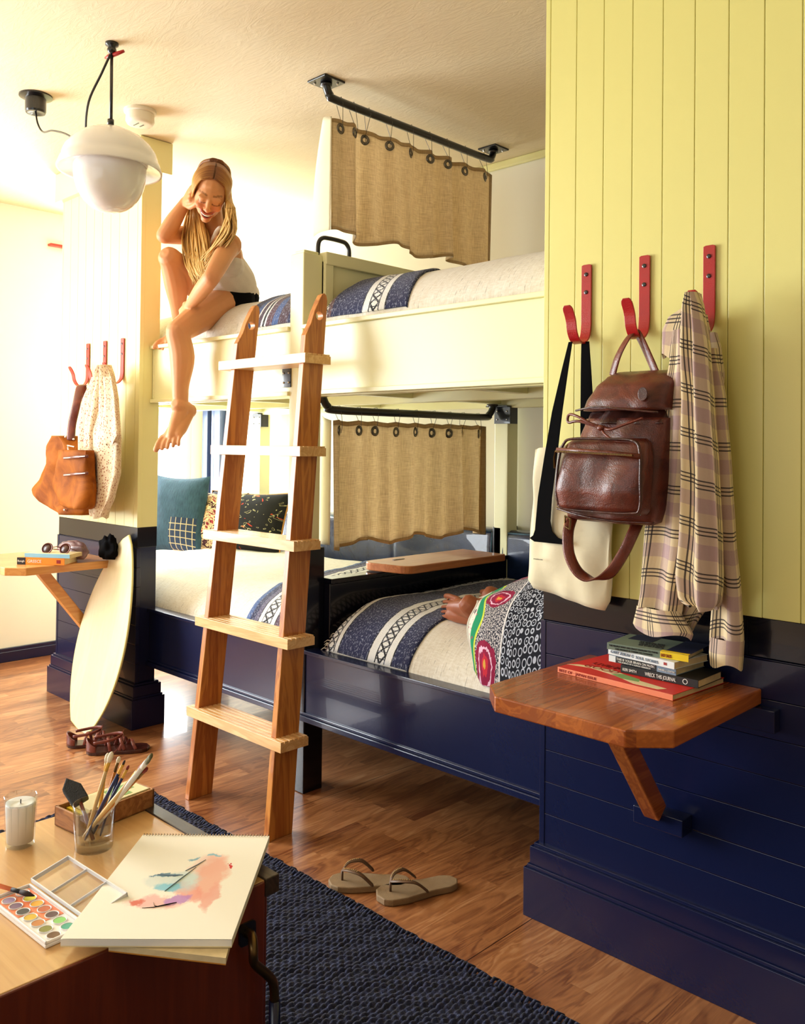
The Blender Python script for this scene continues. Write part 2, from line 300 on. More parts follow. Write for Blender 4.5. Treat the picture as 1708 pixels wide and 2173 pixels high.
# ------------------------------------------------------------------ mesh kit
class MB:
    def __init__(s): s.v = []; s.f = []; s.uv = []; s.mi = []
    def add(s, vs, fs, uvs=None, m=0):
        b = len(s.v); s.v += [tuple(p) for p in vs]
        for i, f in enumerate(fs):
            s.f.append([b+k for k in f]); s.mi.append(m); s.uv.append(uvs[i] if uvs else None)
        return s
    def box(s, x0, x1, y0, y1, z0, z1, T=None, m=0):
        vs = [V((x, y, z)) for x in (x0, x1) for y in (y0, y1) for z in (z0, z1)]
        if T is not None: vs = [T @ p for p in vs]
        return s.add(vs, [(0, 1, 3, 2), (4, 6, 7, 5), (0, 4, 5, 1), (2, 3, 7, 6), (0, 2, 6, 4), (1, 5, 7, 3)], m=m)
    def beam(s, p0, p1, side, w, h, m=0):
        """bar of section w (along side) x h"""
        p0, p1, side = V(p0), V(p1), V(side); d = (p1-p0); L = d.length; d.normalize(); side = (side-d*side.dot(d)).normalized(); up = d.cross(side)
        T = Matrix.Translation(p0) @ Matrix((side, up, d)).transposed().to_4x4()
        return s.box(-w/2, w/2, -h/2, h/2, 0, L, T, m)
    def prism(s, pts, h0, h1, T=None, m=0):
        n = len(pts); vs = [V((x, y, h0)) for x, y in pts]+[V((x, y, h1)) for x, y in pts]
        if T is not None: vs = [T @ p for p in vs]
        return s.add(vs, [tuple(range(n))[::-1], tuple(range(n, 2*n))]+[(i, (i+1) % n, n+(i+1) % n, n+i) for i in range(n)], m=m)
    def tube(s, path, r, n=8, caps=True, m=0, flat=None, closed=False):
        path = [V(p) for p in path]; k = len(path); rs = r if isinstance(r, (list, tuple)) else [r]*k
        tan = []
        for i in range(k):
            a = path[(i-1) % k] if (i > 0 or closed) else path[0]; b = path[(i+1) % k] if (i < k-1 or closed) else path[-1]
            q = b-a; tan.append(q.normalized() if q.length > 1e-9 else V((0, 0, 1)))
        nrm = tan[0].orthogonal().normalized() if flat is None else (V(flat[0])-tan[0]*V(flat[0]).dot(tan[0])).normalized()
        vs = []; uvs_l = 0.0; ls = []
        for i in range(k):
            if flat is not None: nrm = V(flat[0])
            nrm = (nrm-tan[i]*nrm.dot(tan[i])); nrm = nrm.normalized() if nrm.length > 1e-6 else tan[i].orthogonal().normalized()
            bi = tan[i].cross(nrm); fy = flat[1] if flat else 1
            for j in range(n):
                a = 2*PI*j/n; vs.append(path[i]+nrm*math.cos(a)*rs[i]+bi*math.sin(a)*rs[i]*fy)
            ls.append(i/(k-1))
        fs = []; uv = []
        for i in range(k if closed else k-1):
            i2 = (i+1) % k
            for j in range(n):
                j2 = (j+1) % n; fs.append((i*n+j, i*n+j2, i2*n+j2, i2*n+j)); uv.append([(j/n, ls[i]), ((j+1)/n, ls[i]), ((j+1)/n, ls[i2]), (j/n, ls[i2])])
        if caps and not closed:
            fs.append(tuple(range(n))[::-1]); uv.append([(0, 0)]*n); fs.append(tuple((k-1)*n+j for j in range(n))); uv.append([(0, 1)]*n)
        return s.add(vs, fs, uv, m)
    def lathe(s, prof, n=32, T=None, m=0, arc=2*PI):
        vs = []; k = len(prof)
        for r, z in prof:
            for j in range(n):
                a = arc*j/n; p = V((r*math.cos(a), r*math.sin(a), z)); vs.append(T @ p if T is not None else p)
        fs = [(i*n+j, i*n+(j+1) % n, (i+1)*n+(j+1) % n, (i+1)*n+j) for i in range(k-1) for j in range(n)]
        return s.add(vs, fs, m=m)
    def grid(s, fn, nu, nv, us=1.0, vsc=1.0, closed=False, m=0, uvf=None):
        vs = []; uvv = []
        for j in range(nv+1):
            for i in range(nu if closed else nu+1):
                a, b = i/nu, j/nv; vs.append(V(fn(a, b)))
        w_ = nu if closed else nu+1; fs = []; uv = []
        for j in range(nv):
            for i in range(nu):
                i2 = (i+1) % nu if closed else i+1
                fs.append((j*w_+i, j*w_+i2, (j+1)*w_+i2, (j+1)*w_+i))
                q = [(i/nu, j/nv), ((i+1)/nu, j/nv), ((i+1)/nu, (j+1)/nv), (i/nu, (j+1)/nv)]
                uv.append([uvf(*e) if uvf else (e[0]*us, e[1]*vsc) for e in q])
        return s.add(vs, fs, uv, m)
    def sphere(s, c, r, T=None, n=16, k=10, m=0):
        rx, ry, rz = r if isinstance(r, (tuple, list)) else (r, r, r)
        def f(a, b):
            th = 2*PI*a; ph = PI*(b*.998+.001); p = V((rx*math.sin(ph)*math.cos(th), ry*math.sin(ph)*math.sin(th), -rz*math.cos(ph)))
            return V(c)+((T.to_3x3() @ p) if T is not None else p)
        s.grid(f, n, k, closed=True, m=m); b = len(s.v)
        s.f.append([b-n*(k+1)+j for j in range(n)][::-1]); s.mi.append(m); s.uv.append(None)
        s.f.append([b-n+j for j in range(n)]); s.mi.append(m); s.uv.append(None)
        return s
    def mesh(s, name):
        me = bpy.data.meshes.new(name); me.from_pydata(s.v, [], s.f); me.update()
        ul = me.uv_layers.new(name='UVMap'); k = 0; arr = np.zeros(len(me.loops)*2, 'f')
        for i, f in enumerate(s.f):
            u = s.uv[i]
            if u is not None:
                for q in range(len(f)): arr[2*(k+q)] = u[q][0]; arr[2*(k+q)+1] = u[q][1]
            k += len(f)
        ul.data.foreach_set('uv', arr); me.polygons.foreach_set('material_index', s.mi)
        bm = bmesh.new(); bm.from_mesh(me); bmesh.ops.recalc_face_normals(bm, faces=bm.faces[:]); bm.to_mesh(me); bm.free()
        return me
def fin(name, me, mats, parent=None, smooth=False, bevel=0, label=None, sub=0, solid=0, seg=2, auto=None):
    if isinstance(mats, str): mats = [mats]
    for q in mats: me.materials.append(M[q])
    if smooth: me.polygons.foreach_set('use_smooth', [True]*len(me.polygons))
    o = bpy.data.objects.new(name, me); C.objects.link(o)
    if parent is not None:
        root = parent
        while root.parent: root = root.parent
        me.transform(root.matrix_basis.inverted()); o.parent = parent
    elif me.vertices:
        co = np.zeros(len(me.vertices)*3); me.vertices.foreach_get('co', co); co = co.reshape(-1, 3); lo, hi = co.min(0), co.max(0)
        b = V(((lo[0]+hi[0])/2, (lo[1]+hi[1])/2, lo[2])); me.transform(Matrix.Translation(-b)); o.location = b
    if solid:
        md = o.modifiers.new('solid', 'SOLIDIFY'); md.thickness = solid; md.offset = 0
    if bevel:
        md = o.modifiers.new('bevel', 'BEVEL'); md.width = bevel; md.segments = seg; md.limit_method = 'ANGLE'; md.angle_limit = math.radians(35)
    if sub:
        md = o.modifiers.new('sub', 'SUBSURF'); md.levels = sub; md.render_levels = sub
    if label: o['label'] = label
    return o
def build(mb, name, mats, parent=None, **k): return fin(name, mb.mesh(name), mats, parent, **k)
def thing(name, label, cat, loc=(0, 0, 0), group=None):
    o = bpy.data.objects.new(name, None); C.objects.link(o); o.location = loc; o.empty_display_size = .05
    o['label'] = label; o['category'] = cat
    if group: o['group'] = group
    return o
def tag(o, label, cat, group=None, kind=None):
    o['label'] = label; o['category'] = cat
    if group: o['group'] = group
    if kind: o['kind'] = kind
    return o
def struct(mb, name, mats, **k):
    o = build(mb, name, mats, **k); o['kind'] = 'structure'; return o
def text(body, parent, mat, origin, xd, yd, size, name='lettering', width=None, label=None):
    cu = bpy.data.curves.new('t', 'FONT'); cu.body = body; cu.size = 1; cu.extrude = .01
    to = bpy.data.objects.new('t', cu); C.objects.link(to); dg = bpy.context.evaluated_depsgraph_get(); dg.update()
    me = bpy.data.meshes.new_from_object(to.evaluated_get(dg)); bpy.data.objects.remove(to); bpy.data.curves.remove(cu)
    co = [v_.co.copy() for v_ in me.vertices]; mx = max(c_.x for c_ in co); mn = min(c_.x for c_ in co)
    xd, yd = V(xd).normalized(), V(yd).normalized(); zd = xd.cross(yd); sx = (width/(mx-mn)) if width else size
    for v_, c_ in zip(me.vertices, co): v_.co = V(origin)+xd*(c_.x-mn)*sx+yd*c_.y*size+zd*(c_.z*.05+.0006)
    return fin(name, me, mat, parent, label=label)
def smooth_path(pts, k=6):
    pts = [V(p) for p in pts]; out = []
    for i in range(len(pts)-1):
        p0 = pts[max(i-1, 0)]; p1 = pts[i]; p2 = pts[i+1]; p3 = pts[min(i+2, len(pts)-1)]
        for j in range(k):
            t_ = j/k; out.append(.5*((2*p1)+(p2-p0)*t_+(2*p0-5*p1+4*p2-p3)*t_*t_+(3*p1-p0-3*p2+p3)*t_**3))
    out.append(pts[-1]); return out
def ribbon(mb, path, side, w_, th, m=0):
    return mb.tube(path, [a/2 for a in w_] if isinstance(w_, (list, tuple)) else w_/2, 4 if False else 8, m=m, flat=(side, th/(w_[0] if isinstance(w_, (list, tuple)) else w_)))
def rrect(x0, x1, y0, y1, r, n=5):
    out = []
    for cx, cy, a0 in ((x1-r, y1-r, 0), (x0+r, y1-r, PI/2), (x0+r, y0+r, PI), (x1-r, y0+r, 1.5*PI)):
        for i in range(n+1): a = a0+PI/2*i/n; out.append((cx+r*math.cos(a), cy+r*math.sin(a)))
    return out
def lerp(tab, x):
    for (a, *p), (b, *q) in zip(tab, tab[1:]):
        if x <= b or (b, *q) == tuple(tab[-1]):
            t_ = min(max((x-a)/(b-a), 0), 1); t_ = t_*t_*(3-2*t_)*.35+t_*.65
            return [u_+(v_-u_)*t_ for u_, v_ in zip(p, q)]
def nz(x, y=0, z=0): return mnoise.noise(V((x, y, z)))

# ------------------------------------------------------------------ the room
H = 2.6; XL, XR, YB, YF = -3.70, 2.7, 1.33, -4.0
struct(MB().box(XL-.1, XR+.1, YF-.1, YB+.1, -.1, 0), 'floor', 'floor_laminate')
struct(MB().box(XL-.1, XR+.1, YF-.1, YB+.1, H, H+.1), 'ceiling', 'ceiling_plaster')
struct(MB().box(XL-.1, XR+.1, YB, YB+.1, 0, H), 'wall_back', 'wall_plaster')
# left wall with three window openings
mb = MB(); ys = [YF, -3.35, -.5, .42, 1.22, YB]
for a, b, z0, z1 in ((YF, -3.5, 0, H), (-3.5, -1.0, 0, .58), (-3.5, -1.0, 2.32, H), (-1.0, .38, 0, H), (.38, 1.25, 0, .5), (.38, 1.25, 1.46, 1.73), (.38, .4, 1.73, 2.31), (.92, 1.25, 1.73, 2.31), (.38, 1.25, 2.31, H), (1.25, YB, 0, H)):
    mb.box(XL-.1, XL, a, b, z0, z1)
struct(mb, 'wall_left', 'wall_plaster')
struct(MB().box(XR, XR+.1, YF-.1, YB+.1, 0, H), 'wall_right', 'wall_tan')
struct(MB().box(XL-.1, XR+.1, YF-.1, YF, 0, H), 'wall_front', 'wall_tan')
for i, (a, b, z0, z1) in enumerate(((-3.5, -1.0, .58, 2.32), (.38, 1.25, .5, 1.46), (.4, .92, 1.73, 2.31))):
    t_ = thing('window_%d' % (i+1), '', 'window', (XL-.05, (a+b)/2, z0)); del t_['label']; del t_['category']; t_['kind'] = 'structure'
    m_ = MB()
    for q in ((a, a+.03, z0, z1), (b-.03, b, z0, z1), (a, b, z0, z0+.03), (a, b, z1-.03, z1)): m_.box(XL-.09, XL-.01, *q)
    build(m_, 'window_frame', 'wall_plaster', t_); build(MB().box(XL-.095, XL-.085, a+.03, b-.03, z0+.03, z1-.03), 'pane', 'window_glow', t_)
struct(MB().box(XL, XL+.015, YF, YB, 0, .08).box(XL, XL+.02, YF, YB, 0, .06), 'baseboard_left', 'navy_paint', bevel=.003)
# crown pipe along the back wall
struct(MB().box(-1.9, 2.6, YB-.02, YB, 2.565, 2.6), 'trim_1', 'pale_paint', bevel=.006)
# blue door frame in the far left corner of the back wall
mb = MB(); mb.box(-3.62, -3.56, YB-.05, YB, 0, 2.0).box(-3.53, -3.50, YB-.04, YB, 0, 2.0).box(-3.47, -3.40, YB-.06, YB, 0, 2.0).box(-3.62, -3.36, YB-.02, YB, 0, 2.02)
o = struct(mb, 'door_1', 'dark_blue_door', bevel=.004)

ZB = .876
def facade(x0, x1, depth, nm, paint, groove0, right_side):
    # tongue and groove boards
    mb = MB(); mb.box(x0+.004, x1-.004, .006, depth, ZB, H)
    xs = [x0]; g = groove0
    while g < x1-.01:
        if g > x0+.005: xs.append(g)
        g += .0821
    xs.append(x1)
    for a, b in zip(xs, xs[1:]): mb.box(a+.0006, b-.0006, 0, .02, ZB, H)
    struct(mb, 'wall_'+nm, paint, bevel=.0016)
    mb = MB(); mb.box(x0+.004, x1-.004, .012, depth-.003, 0, ZB-.001)
    z = .19
    while z < .786: mb.box(x0+.002, x1-.002, .0, .02, z+.0005, min(z+.0848, .787)-.0005); z += .0848
    mb.box(x0, x0+.016, -.002, .02, .19, .787)
    for pr, z0, z1 in ((.03, 0, .128), (.023, .128, .137), (.018, .137, .183), (.01, .183, .192)):
        mb.box(x0-pr, x1+(pr if right_side else 0), -pr, depth+(pr if right_side else 0), z0, z1)
    struct(mb, 'wainscot_'+nm if False else ('baseboard_'+nm), 'navy_paint', bevel=.0024)
    mb = MB(); mb.box(x0+.003, x1-.003, .004, depth-.001, .787, ZB)
    return mb
mb = facade(0, 2.2, .10, 'near', 'yellow_paint', .016, False); struct(mb, 'trim_2', 'dark_navy_paint', bevel=.002)
mb = facade(-2.933, -2.146, .10, 'far', 'pale_paint', -2.92, True); struct(mb, 'trim_3', 'dark_navy_paint', bevel=.002)
struct(MB().box(-2.96, -2.112, -.03, .13, 2.458, 2.598), 'trim_4', 'pale_paint', bevel=.003)

# ------------------------------------------------------------------ built-in bunk frame
bunk = thing('bunk_bed', 'built-in cream and navy bunk bed frame between the two yellow panelled walls', 'bunk bed', (-1.1, .6, 0))
XP0, XP1 = -1.168, -1.092
def urail(x0, x1):
    m_ = MB().box(x0, x1, .067, .098, 1.436, 1.668); m_.box(x0, x1, .05, .125, 1.668, 1.683); m_.box(x0, x1, .052, .11, 1.428, 1.444)
    for a in (x0, x1-.012): m_.box(a, a+.012, .064, .1, 1.446, 1.666)
    return m_
build(urail(-2.146, XP0), 'upper_rail', 'cream_paint', bunk, bevel=.0018)
build(urail(XP1, .3), 'upper_rail', 'cream_paint', bunk, bevel=.0018)
def lrail(x0, x1):
    m_ = MB().box(x0, x1, .067, .095, .268, .505); m_.box(x0, x1, .055, .118, .502, .515); m_.box(x0, x1, .052, .1, .262, .282); m_.box(x0, x1, .06, .1, .282, .292)
    return m_
build(lrail(-2.25, XP0), 'lower_rail', 'navy_paint', bunk, bevel=.0022)
build(lrail(XP1, .3), 'lower_rail', 'navy_paint', bunk, bevel=.0022)
build(MB().box(XP0, XP1, .06, .15, ZB, 1.95).box(XP0+.01, XP1-.01, .07, .14, 1.95, 1.962), 'post', 'cream_paint', bunk, bevel=.004)
build(MB().box(XP0, XP1+.03, .062, .15, 0, ZB), 'post', 'dark_navy_paint', bunk, bevel=.003, label='dark navy lower half of the post')
for x0 in (-1.105, -2.95): build(MB().box(x0, x0+.075, 1.2, 1.275, .5, 1.44), 'back_post', 'cream_paint', bunk, bevel=.003)
# upper headboard: framed panel
m_ = MB().box(-1.105, -1.085, .15, 1.32, 1.7, 1.93); m_.box(-1.12, -1.07, .15, 1.33, 1.915, 1.962); m_.box(-1.115, -1.075, .15, .19, 1.6, 1.92); m_.box(-1.115, -1.075, 1.28, 1.33, 1.6, 1.92)
build(m_, 'headboard', 'cream_paint', bunk, bevel=.003)
# divider between lower beds
build(MB().box(-1.075, -1.03, .15, 1.2, .3, .745).box(-1.085, -1.02, .15, 1.2, .745, .763), 'divider', 'dark_navy_paint', bunk, bevel=.003)
# decks, with beams below
m_ = MB().box(-2.95, .95, .1, 1.32, 1.47, 1.49)
for yy in (.1, .62, 1.2): m_.box(-2.95, .95, yy, yy+.05, 1.425, 1.47)
for xx in (-2.9, -2.4, -1.9, -1.12, -.55, .1, .6): m_.box(xx, xx+.05, .1, 1.32, 1.442, 1.47)
build(m_, 'upper_deck', 'cream_paint', bunk, bevel=.002)
build(MB().box(-2.95, -1.08, .1, 1.32, .38, .40).box(-1.02, .95, .1, 1.32, .38, .40), 'lower_deck', 'navy_paint', bunk, bevel=.002)
hp = smooth_path([(-1.12, .15, 1.955), (-1.12, .152, 2.0), (-1.12, .17, 2.022), (-1.12, .20, 2.027), (-1.12, .26, 2.027), (-1.12, .29, 2.022), (-1.12, .305, 2.0), (-1.12, .307, 1.955)], 4)
build(MB().tube(hp, .0085, 10), 'grab_handle', 'black_metal', bunk, smooth=True)
def bracket(x, y, z, w_=.09, h=.075):
    b_ = build(MB().box(x, x+w_, y-.006, y, z-h, z).box(x+w_-.004, x+w_, y, y+.05, z-h, z).box(x-.03, x+w_, y-.03, y+.05, z, z+.006), 'bracket', 'black_metal', bunk, bevel=.001)
    for a, c_ in ((.2, .25), (.8, .25), (.2, .75), (.8, .75)): build(MB().sphere((x+w_*a, y-.007, z-h*c_), .004, n=8, k=5), 'screw', 'chrome', b_, smooth=True)
bracket(-1.10, 1.195, 1.428); bracket(-2.945, 1.195, 1.428)
bracket(-1.205, .062, 1.53, .05, .07)

# folding shelf on the divider
sh = thing('divider_shelf', 'narrow reddish wooden shelf board with rounded end on the divider between the lower beds', 'shelf', (-1.0, .7, .765))
pts = [(-.885, 1.0), (-1.12, 1.0), (-1.12, .46)]+[(-1.12+.06-.06*math.cos(a), .44-.06*math.sin(a)) for a in [PI/2*i/5 for i in range(6)]]+[(-.885-.05+.05*math.sin(a), .40-.0+.05-.05*math.cos(a)) for a in [PI/2*i/5 for i in range(6)]]
build(MB().prism(pts[::-1], .768, .798), 'shelf_board', 'shelf_wood', sh, bevel=.004)
build(MB().box(-1.06, -1.05, .5, .56, .7985, .80), 'finger_slot', 'dark_trim_wood', sh)
build(MB().box(-1.06, -.94, .6, .64, .7645, .768), 'hinge', 'brass_dark', sh)

# mattresses with cream covers
def mtop(x, y, x0, x1, y0, y1, zb, zt, R, Rx=.07):
    t1 = min(max((y-y0)/R, 0), 1); t2 = min(max((y1-y)/.10, 0), 1); t3 = min(max((x-x0)/Rx, 0), 1); t4 = min(max((x1-x)/.1, 0), 1)
    e = math.sqrt(max(0, 1-(1-t1)**2))*math.sqrt(max(0, 1-(1-t2)**2))**.6*math.sqrt(max(0, 1-(1-t3)**2))**.5*math.sqrt(max(0, 1-(1-t4)**2))**.5
    return zb+(zt-zb)*e+.006*nz(x*5, y*5)*e+.003*nz(x*3, y*24)*e
BEDS = dict(ur=(-1.07, .95, .102, 1.31, 1.66, 1.885, .36), ul=(-2.93, -1.125, .102, 1.31, 1.66, 1.885, .36), lr=(-1.015, .95, .10, 1.19, .47, .672, .28), ll=(-2.93, -1.09, .10, 1.19, .47, .655, .30))
def mattress(key, name, label, cat='mattress'):
    x0, x1, y0, y1, zb, zt, R = BEDS[key]
    def fn(a, b):
        x = x0+(x1-x0)*a; bb = b*b*.35+b*.65; y = y0+(y1-y0)*bb; return (x, y, mtop(x, y, x0, x1, y0, y1, zb, zt, R))
    m_ = MB().grid(fn, 110, 70, us=x1-x0, vsc=y1-y0); zz = 1.49 if zb > 1 else .40
    m_.box(x0+.004, x1-.004, y0+.004, y1-.004, zz, zb+.004, m=0)
    return tag(build(m_, name, 'cream_bedspread', smooth=True), label, cat)
mattress('ur', 'mattress', 'cream covered mattress on the upper right bunk')
mattress('ul', 'mattress', 'cream covered mattress on the upper left bunk, a woman sitting on it')
mattress('lr', 'mattress', 'cream covered mattress on the lower right bunk under bare feet')
mattress('ll', 'mattress', 'cream covered mattress on the lower left bunk, cushions at its back')
def blanket(key, mat, label, xf0, xf1, skew, us0=0, wid=.44, y1=1.1, curve=0, fringe=True):
    P = BEDS[key]; y0 = P[2]+.006
    t_ = thing('striped_blanket', label, 'blanket', ((xf0+xf1)/2, .6, P[5]))
    def fn(a, b, lift=.008):
        bb = b*b*.4+b*.6; y = y0+(y1-y0)*bb; x = xf0+(xf1-xf0)*a+skew*(y-y0)+curve*math.sin(min(1, (y-y0)/.45)*PI/2)*(1 if a > .02 else 1)
        x += .004*nz(b*9, 3.3)*(1 if a in (0, 1) else .3)
        e = min(a, 1-a)*30; lf = lift*min(1, .35+e)
        xx = min(max(x, P[0]+.012), P[1]); return V((xx, y, mtop(xx, y, *P[:4], P[4], P[5], P[6])+lf+.003*nz(x*9, y*9)))
    build(MB().grid(fn, 60, 80, uvf=lambda a, b: (us0+a*wid, b*(y1-y0)*1.15)), 'blanket_cloth', mat, t_, smooth=True, solid=.005)
    if fringe:
        m_ = MB(); rnd = random.Random(3)
        for i in range(90):
            b = rnd.random(); p = fn(0, b); dx = V((-.022-.012*rnd.random(), rnd.uniform(-.012, .012), -.01)); q = p+dx; q.x = max(q.x, P[0]-.012)
            m_.tube([p+V((.004, 0, .002)), p.lerp(q, .5)+V((0, 0, .008)), q+V((0, 0, .004))], [.0018, .0018, .0008], 4)
        build(m_, 'fringe', 'cream_bedspread', t_)['kind'] = 'stuff'
    return t_
blanket('lr', 'blanket_low_right', 'navy striped woven blanket with white diamond bands across the lower right bunk', -1.003, -.593, .05, wid=.41, curve=-.02)
blanket('ll', 'blanket_low_left', 'blue and white striped blanket on the lower left bunk, seen behind the ladder', -1.50, -1.10, -.35, wid=.44, fringe=False)
blanket('ur', 'blanket_up_right', 'navy striped blanket with one white diamond band on the upper right bunk', -1.045, -.615, -.42, wid=.43, fringe=False)
blanket('ul', 'blanket_up_left', 'navy and brown striped blanket on the upper left bunk beside the seated woman', -1.53, -1.15, -.35, wid=.40, fringe=False)
# small wooden rail stop behind ladder on the low left bunk
tag(build(MB().box(-1.33, -1.17, .075, .10, .516, .536), 'wooden_strip', 'shelf_wood', bevel=.002), 'short brown wooden strip on top of the lower left rail behind the ladder', 'wooden strip')

# navy back bolsters
def bolster(x0, x1, label, seams):
    t_ = thing('back_cushion', label, 'cushion', ((x0+x1)/2, 1.25, .60), 'navy leather back cushions on the lower bunks')
    pr = rrect(1.2, 1.325, .60, .872, .035)
    def fn(a, b):
        x = x0+(x1-x0)*a; k = int(b*len(pr)) % len(pr); y, z = pr[k]; e = min(a, 1-a)*(x1-x0); s_ = 1 if e > .03 else (.75+.25*math.sqrt(max(0, 1-(1-e/.03)**2)))
        cy, cz = 1.2625, .736; wv = .0
        for sx in seams:
            d_ = abs(x-sx); wv -= .012*math.exp(-(d_/.012)**2)
        y2 = cy+(y-cy)*s_; z2 = cz+(z-cz)*(.92+.08*s_)+wv*(1 if z > .7 else 0); y2 -= .006*math.sin(x*14+z*9)*(1 if y < cy else 0)-wv*(-1 if y < cy else 1)*.5
        return (x, y2, z2)
    n_ = int((x1-x0)*90)+8; m_ = MB().grid(fn, n_, len(pr)); 
    for aa in (0, 1): m_.add([fn(aa, k/len(pr)) for k in range(len(pr))], [tuple(range(len(pr)))])
    build(m_, 'cushion_body', 'navy_leather', t_, smooth=True)
    m2 = MB().tube([(x0+.012, 1.207, .861), (x1-.012, 1.207, .861)], .0035, 6)
    for xx in (x0+.006, x1-.006): m2.tube([(xx, 1.206, .63), (xx, 1.2, .75), (xx, 1.207, .856)], .0032, 6)
    build(m2, 'piping', 'denim', t_, smooth=True)
bolster(-2.93, -1.115, 'long navy leather back cushion against the wall of the lower left bunk', (-2.35, -1.75))
bolster(-1.06, -.30, 'navy leather back cushion beside the back post on the lower right bunk', ())
tag(build(MB().box(-1.112, -1.064, 1.2, 1.326, .60, .885), 'cushion_spacer', 'dark_navy_paint', bevel=.004), 'dark navy block between the two leather back cushions', 'spacer block')

# pillows
def pillow(name, label, mats, c, ex, ey, w_, h, th, cat='pillow', piping=None, back=None):
    ex, ey = V(ex).normalized(), V(ey); ey = (ey-ex*ey.dot(ex)).normalized(); ez = ex.cross(ey)
    t_ = thing(name, label, cat, V(c)-V((0, 0, h/2)))
    def side(sg):
        def fn(a, b):
            u_, v_ = 2*a-1, 2*b-1; k = (1-abs(u_)**2.6)*(1-abs(v_)**2.6); k = max(k, 0)**.5
            px = u_*(1-.07*(1-abs(v_))**0*(1-v_*v_)*.8)+0; py = v_*(1-.09*(1-u_*u_))
            return V(c)+ex*(px*w_/2)+ey*(py*h/2)+ez*sg*(th/2*k+.004*nz(a*6, b*6, sg)*k)
        return fn
    m_ = MB().grid(side(1), 26, 26); build(m_, 'pillow_front', mats, t_, smooth=True)
    m_ = MB().grid(side(-1), 26, 26); build(m_, 'pillow_back', back or mats, t_, smooth=True)
    if piping:
        pth = []
        for a, b in [(i/12, 0) for i in range(12)]+[(1, i/12) for i in range(12)]+[(1-i/12, 1) for i in range(12)]+[(0, 1-i/12) for i in range(12)]: pth.append(side(1)(a, b))
        build(MB().tube(pth, .005, 6, closed=True), 'piping', piping, t_, smooth=True)
    return t_
pillow('pillow', 'faded blue patchwork denim pillow next to the left column', 'denim_patch', (-3.13, .80, .835), (.95, .3, .0), (-.22, .12, 1), .42, .46, .14)
pillow('pillow', 'red and cream woven kilim pillow between the denim and the black pillows', 'kilim_red', (-2.93, .92, .80), (.95, .3, .0), (-.25, .25, 1), .42, .36, .12)
pillow('pillow', 'black embroidered pillow with gold piping and orange and green flowers', 'embroidered_black', (-2.74, 1.0, .805), (.95, .30, .0), (-.2, .30, 1), .56, .36, .17, piping='handle_wood')

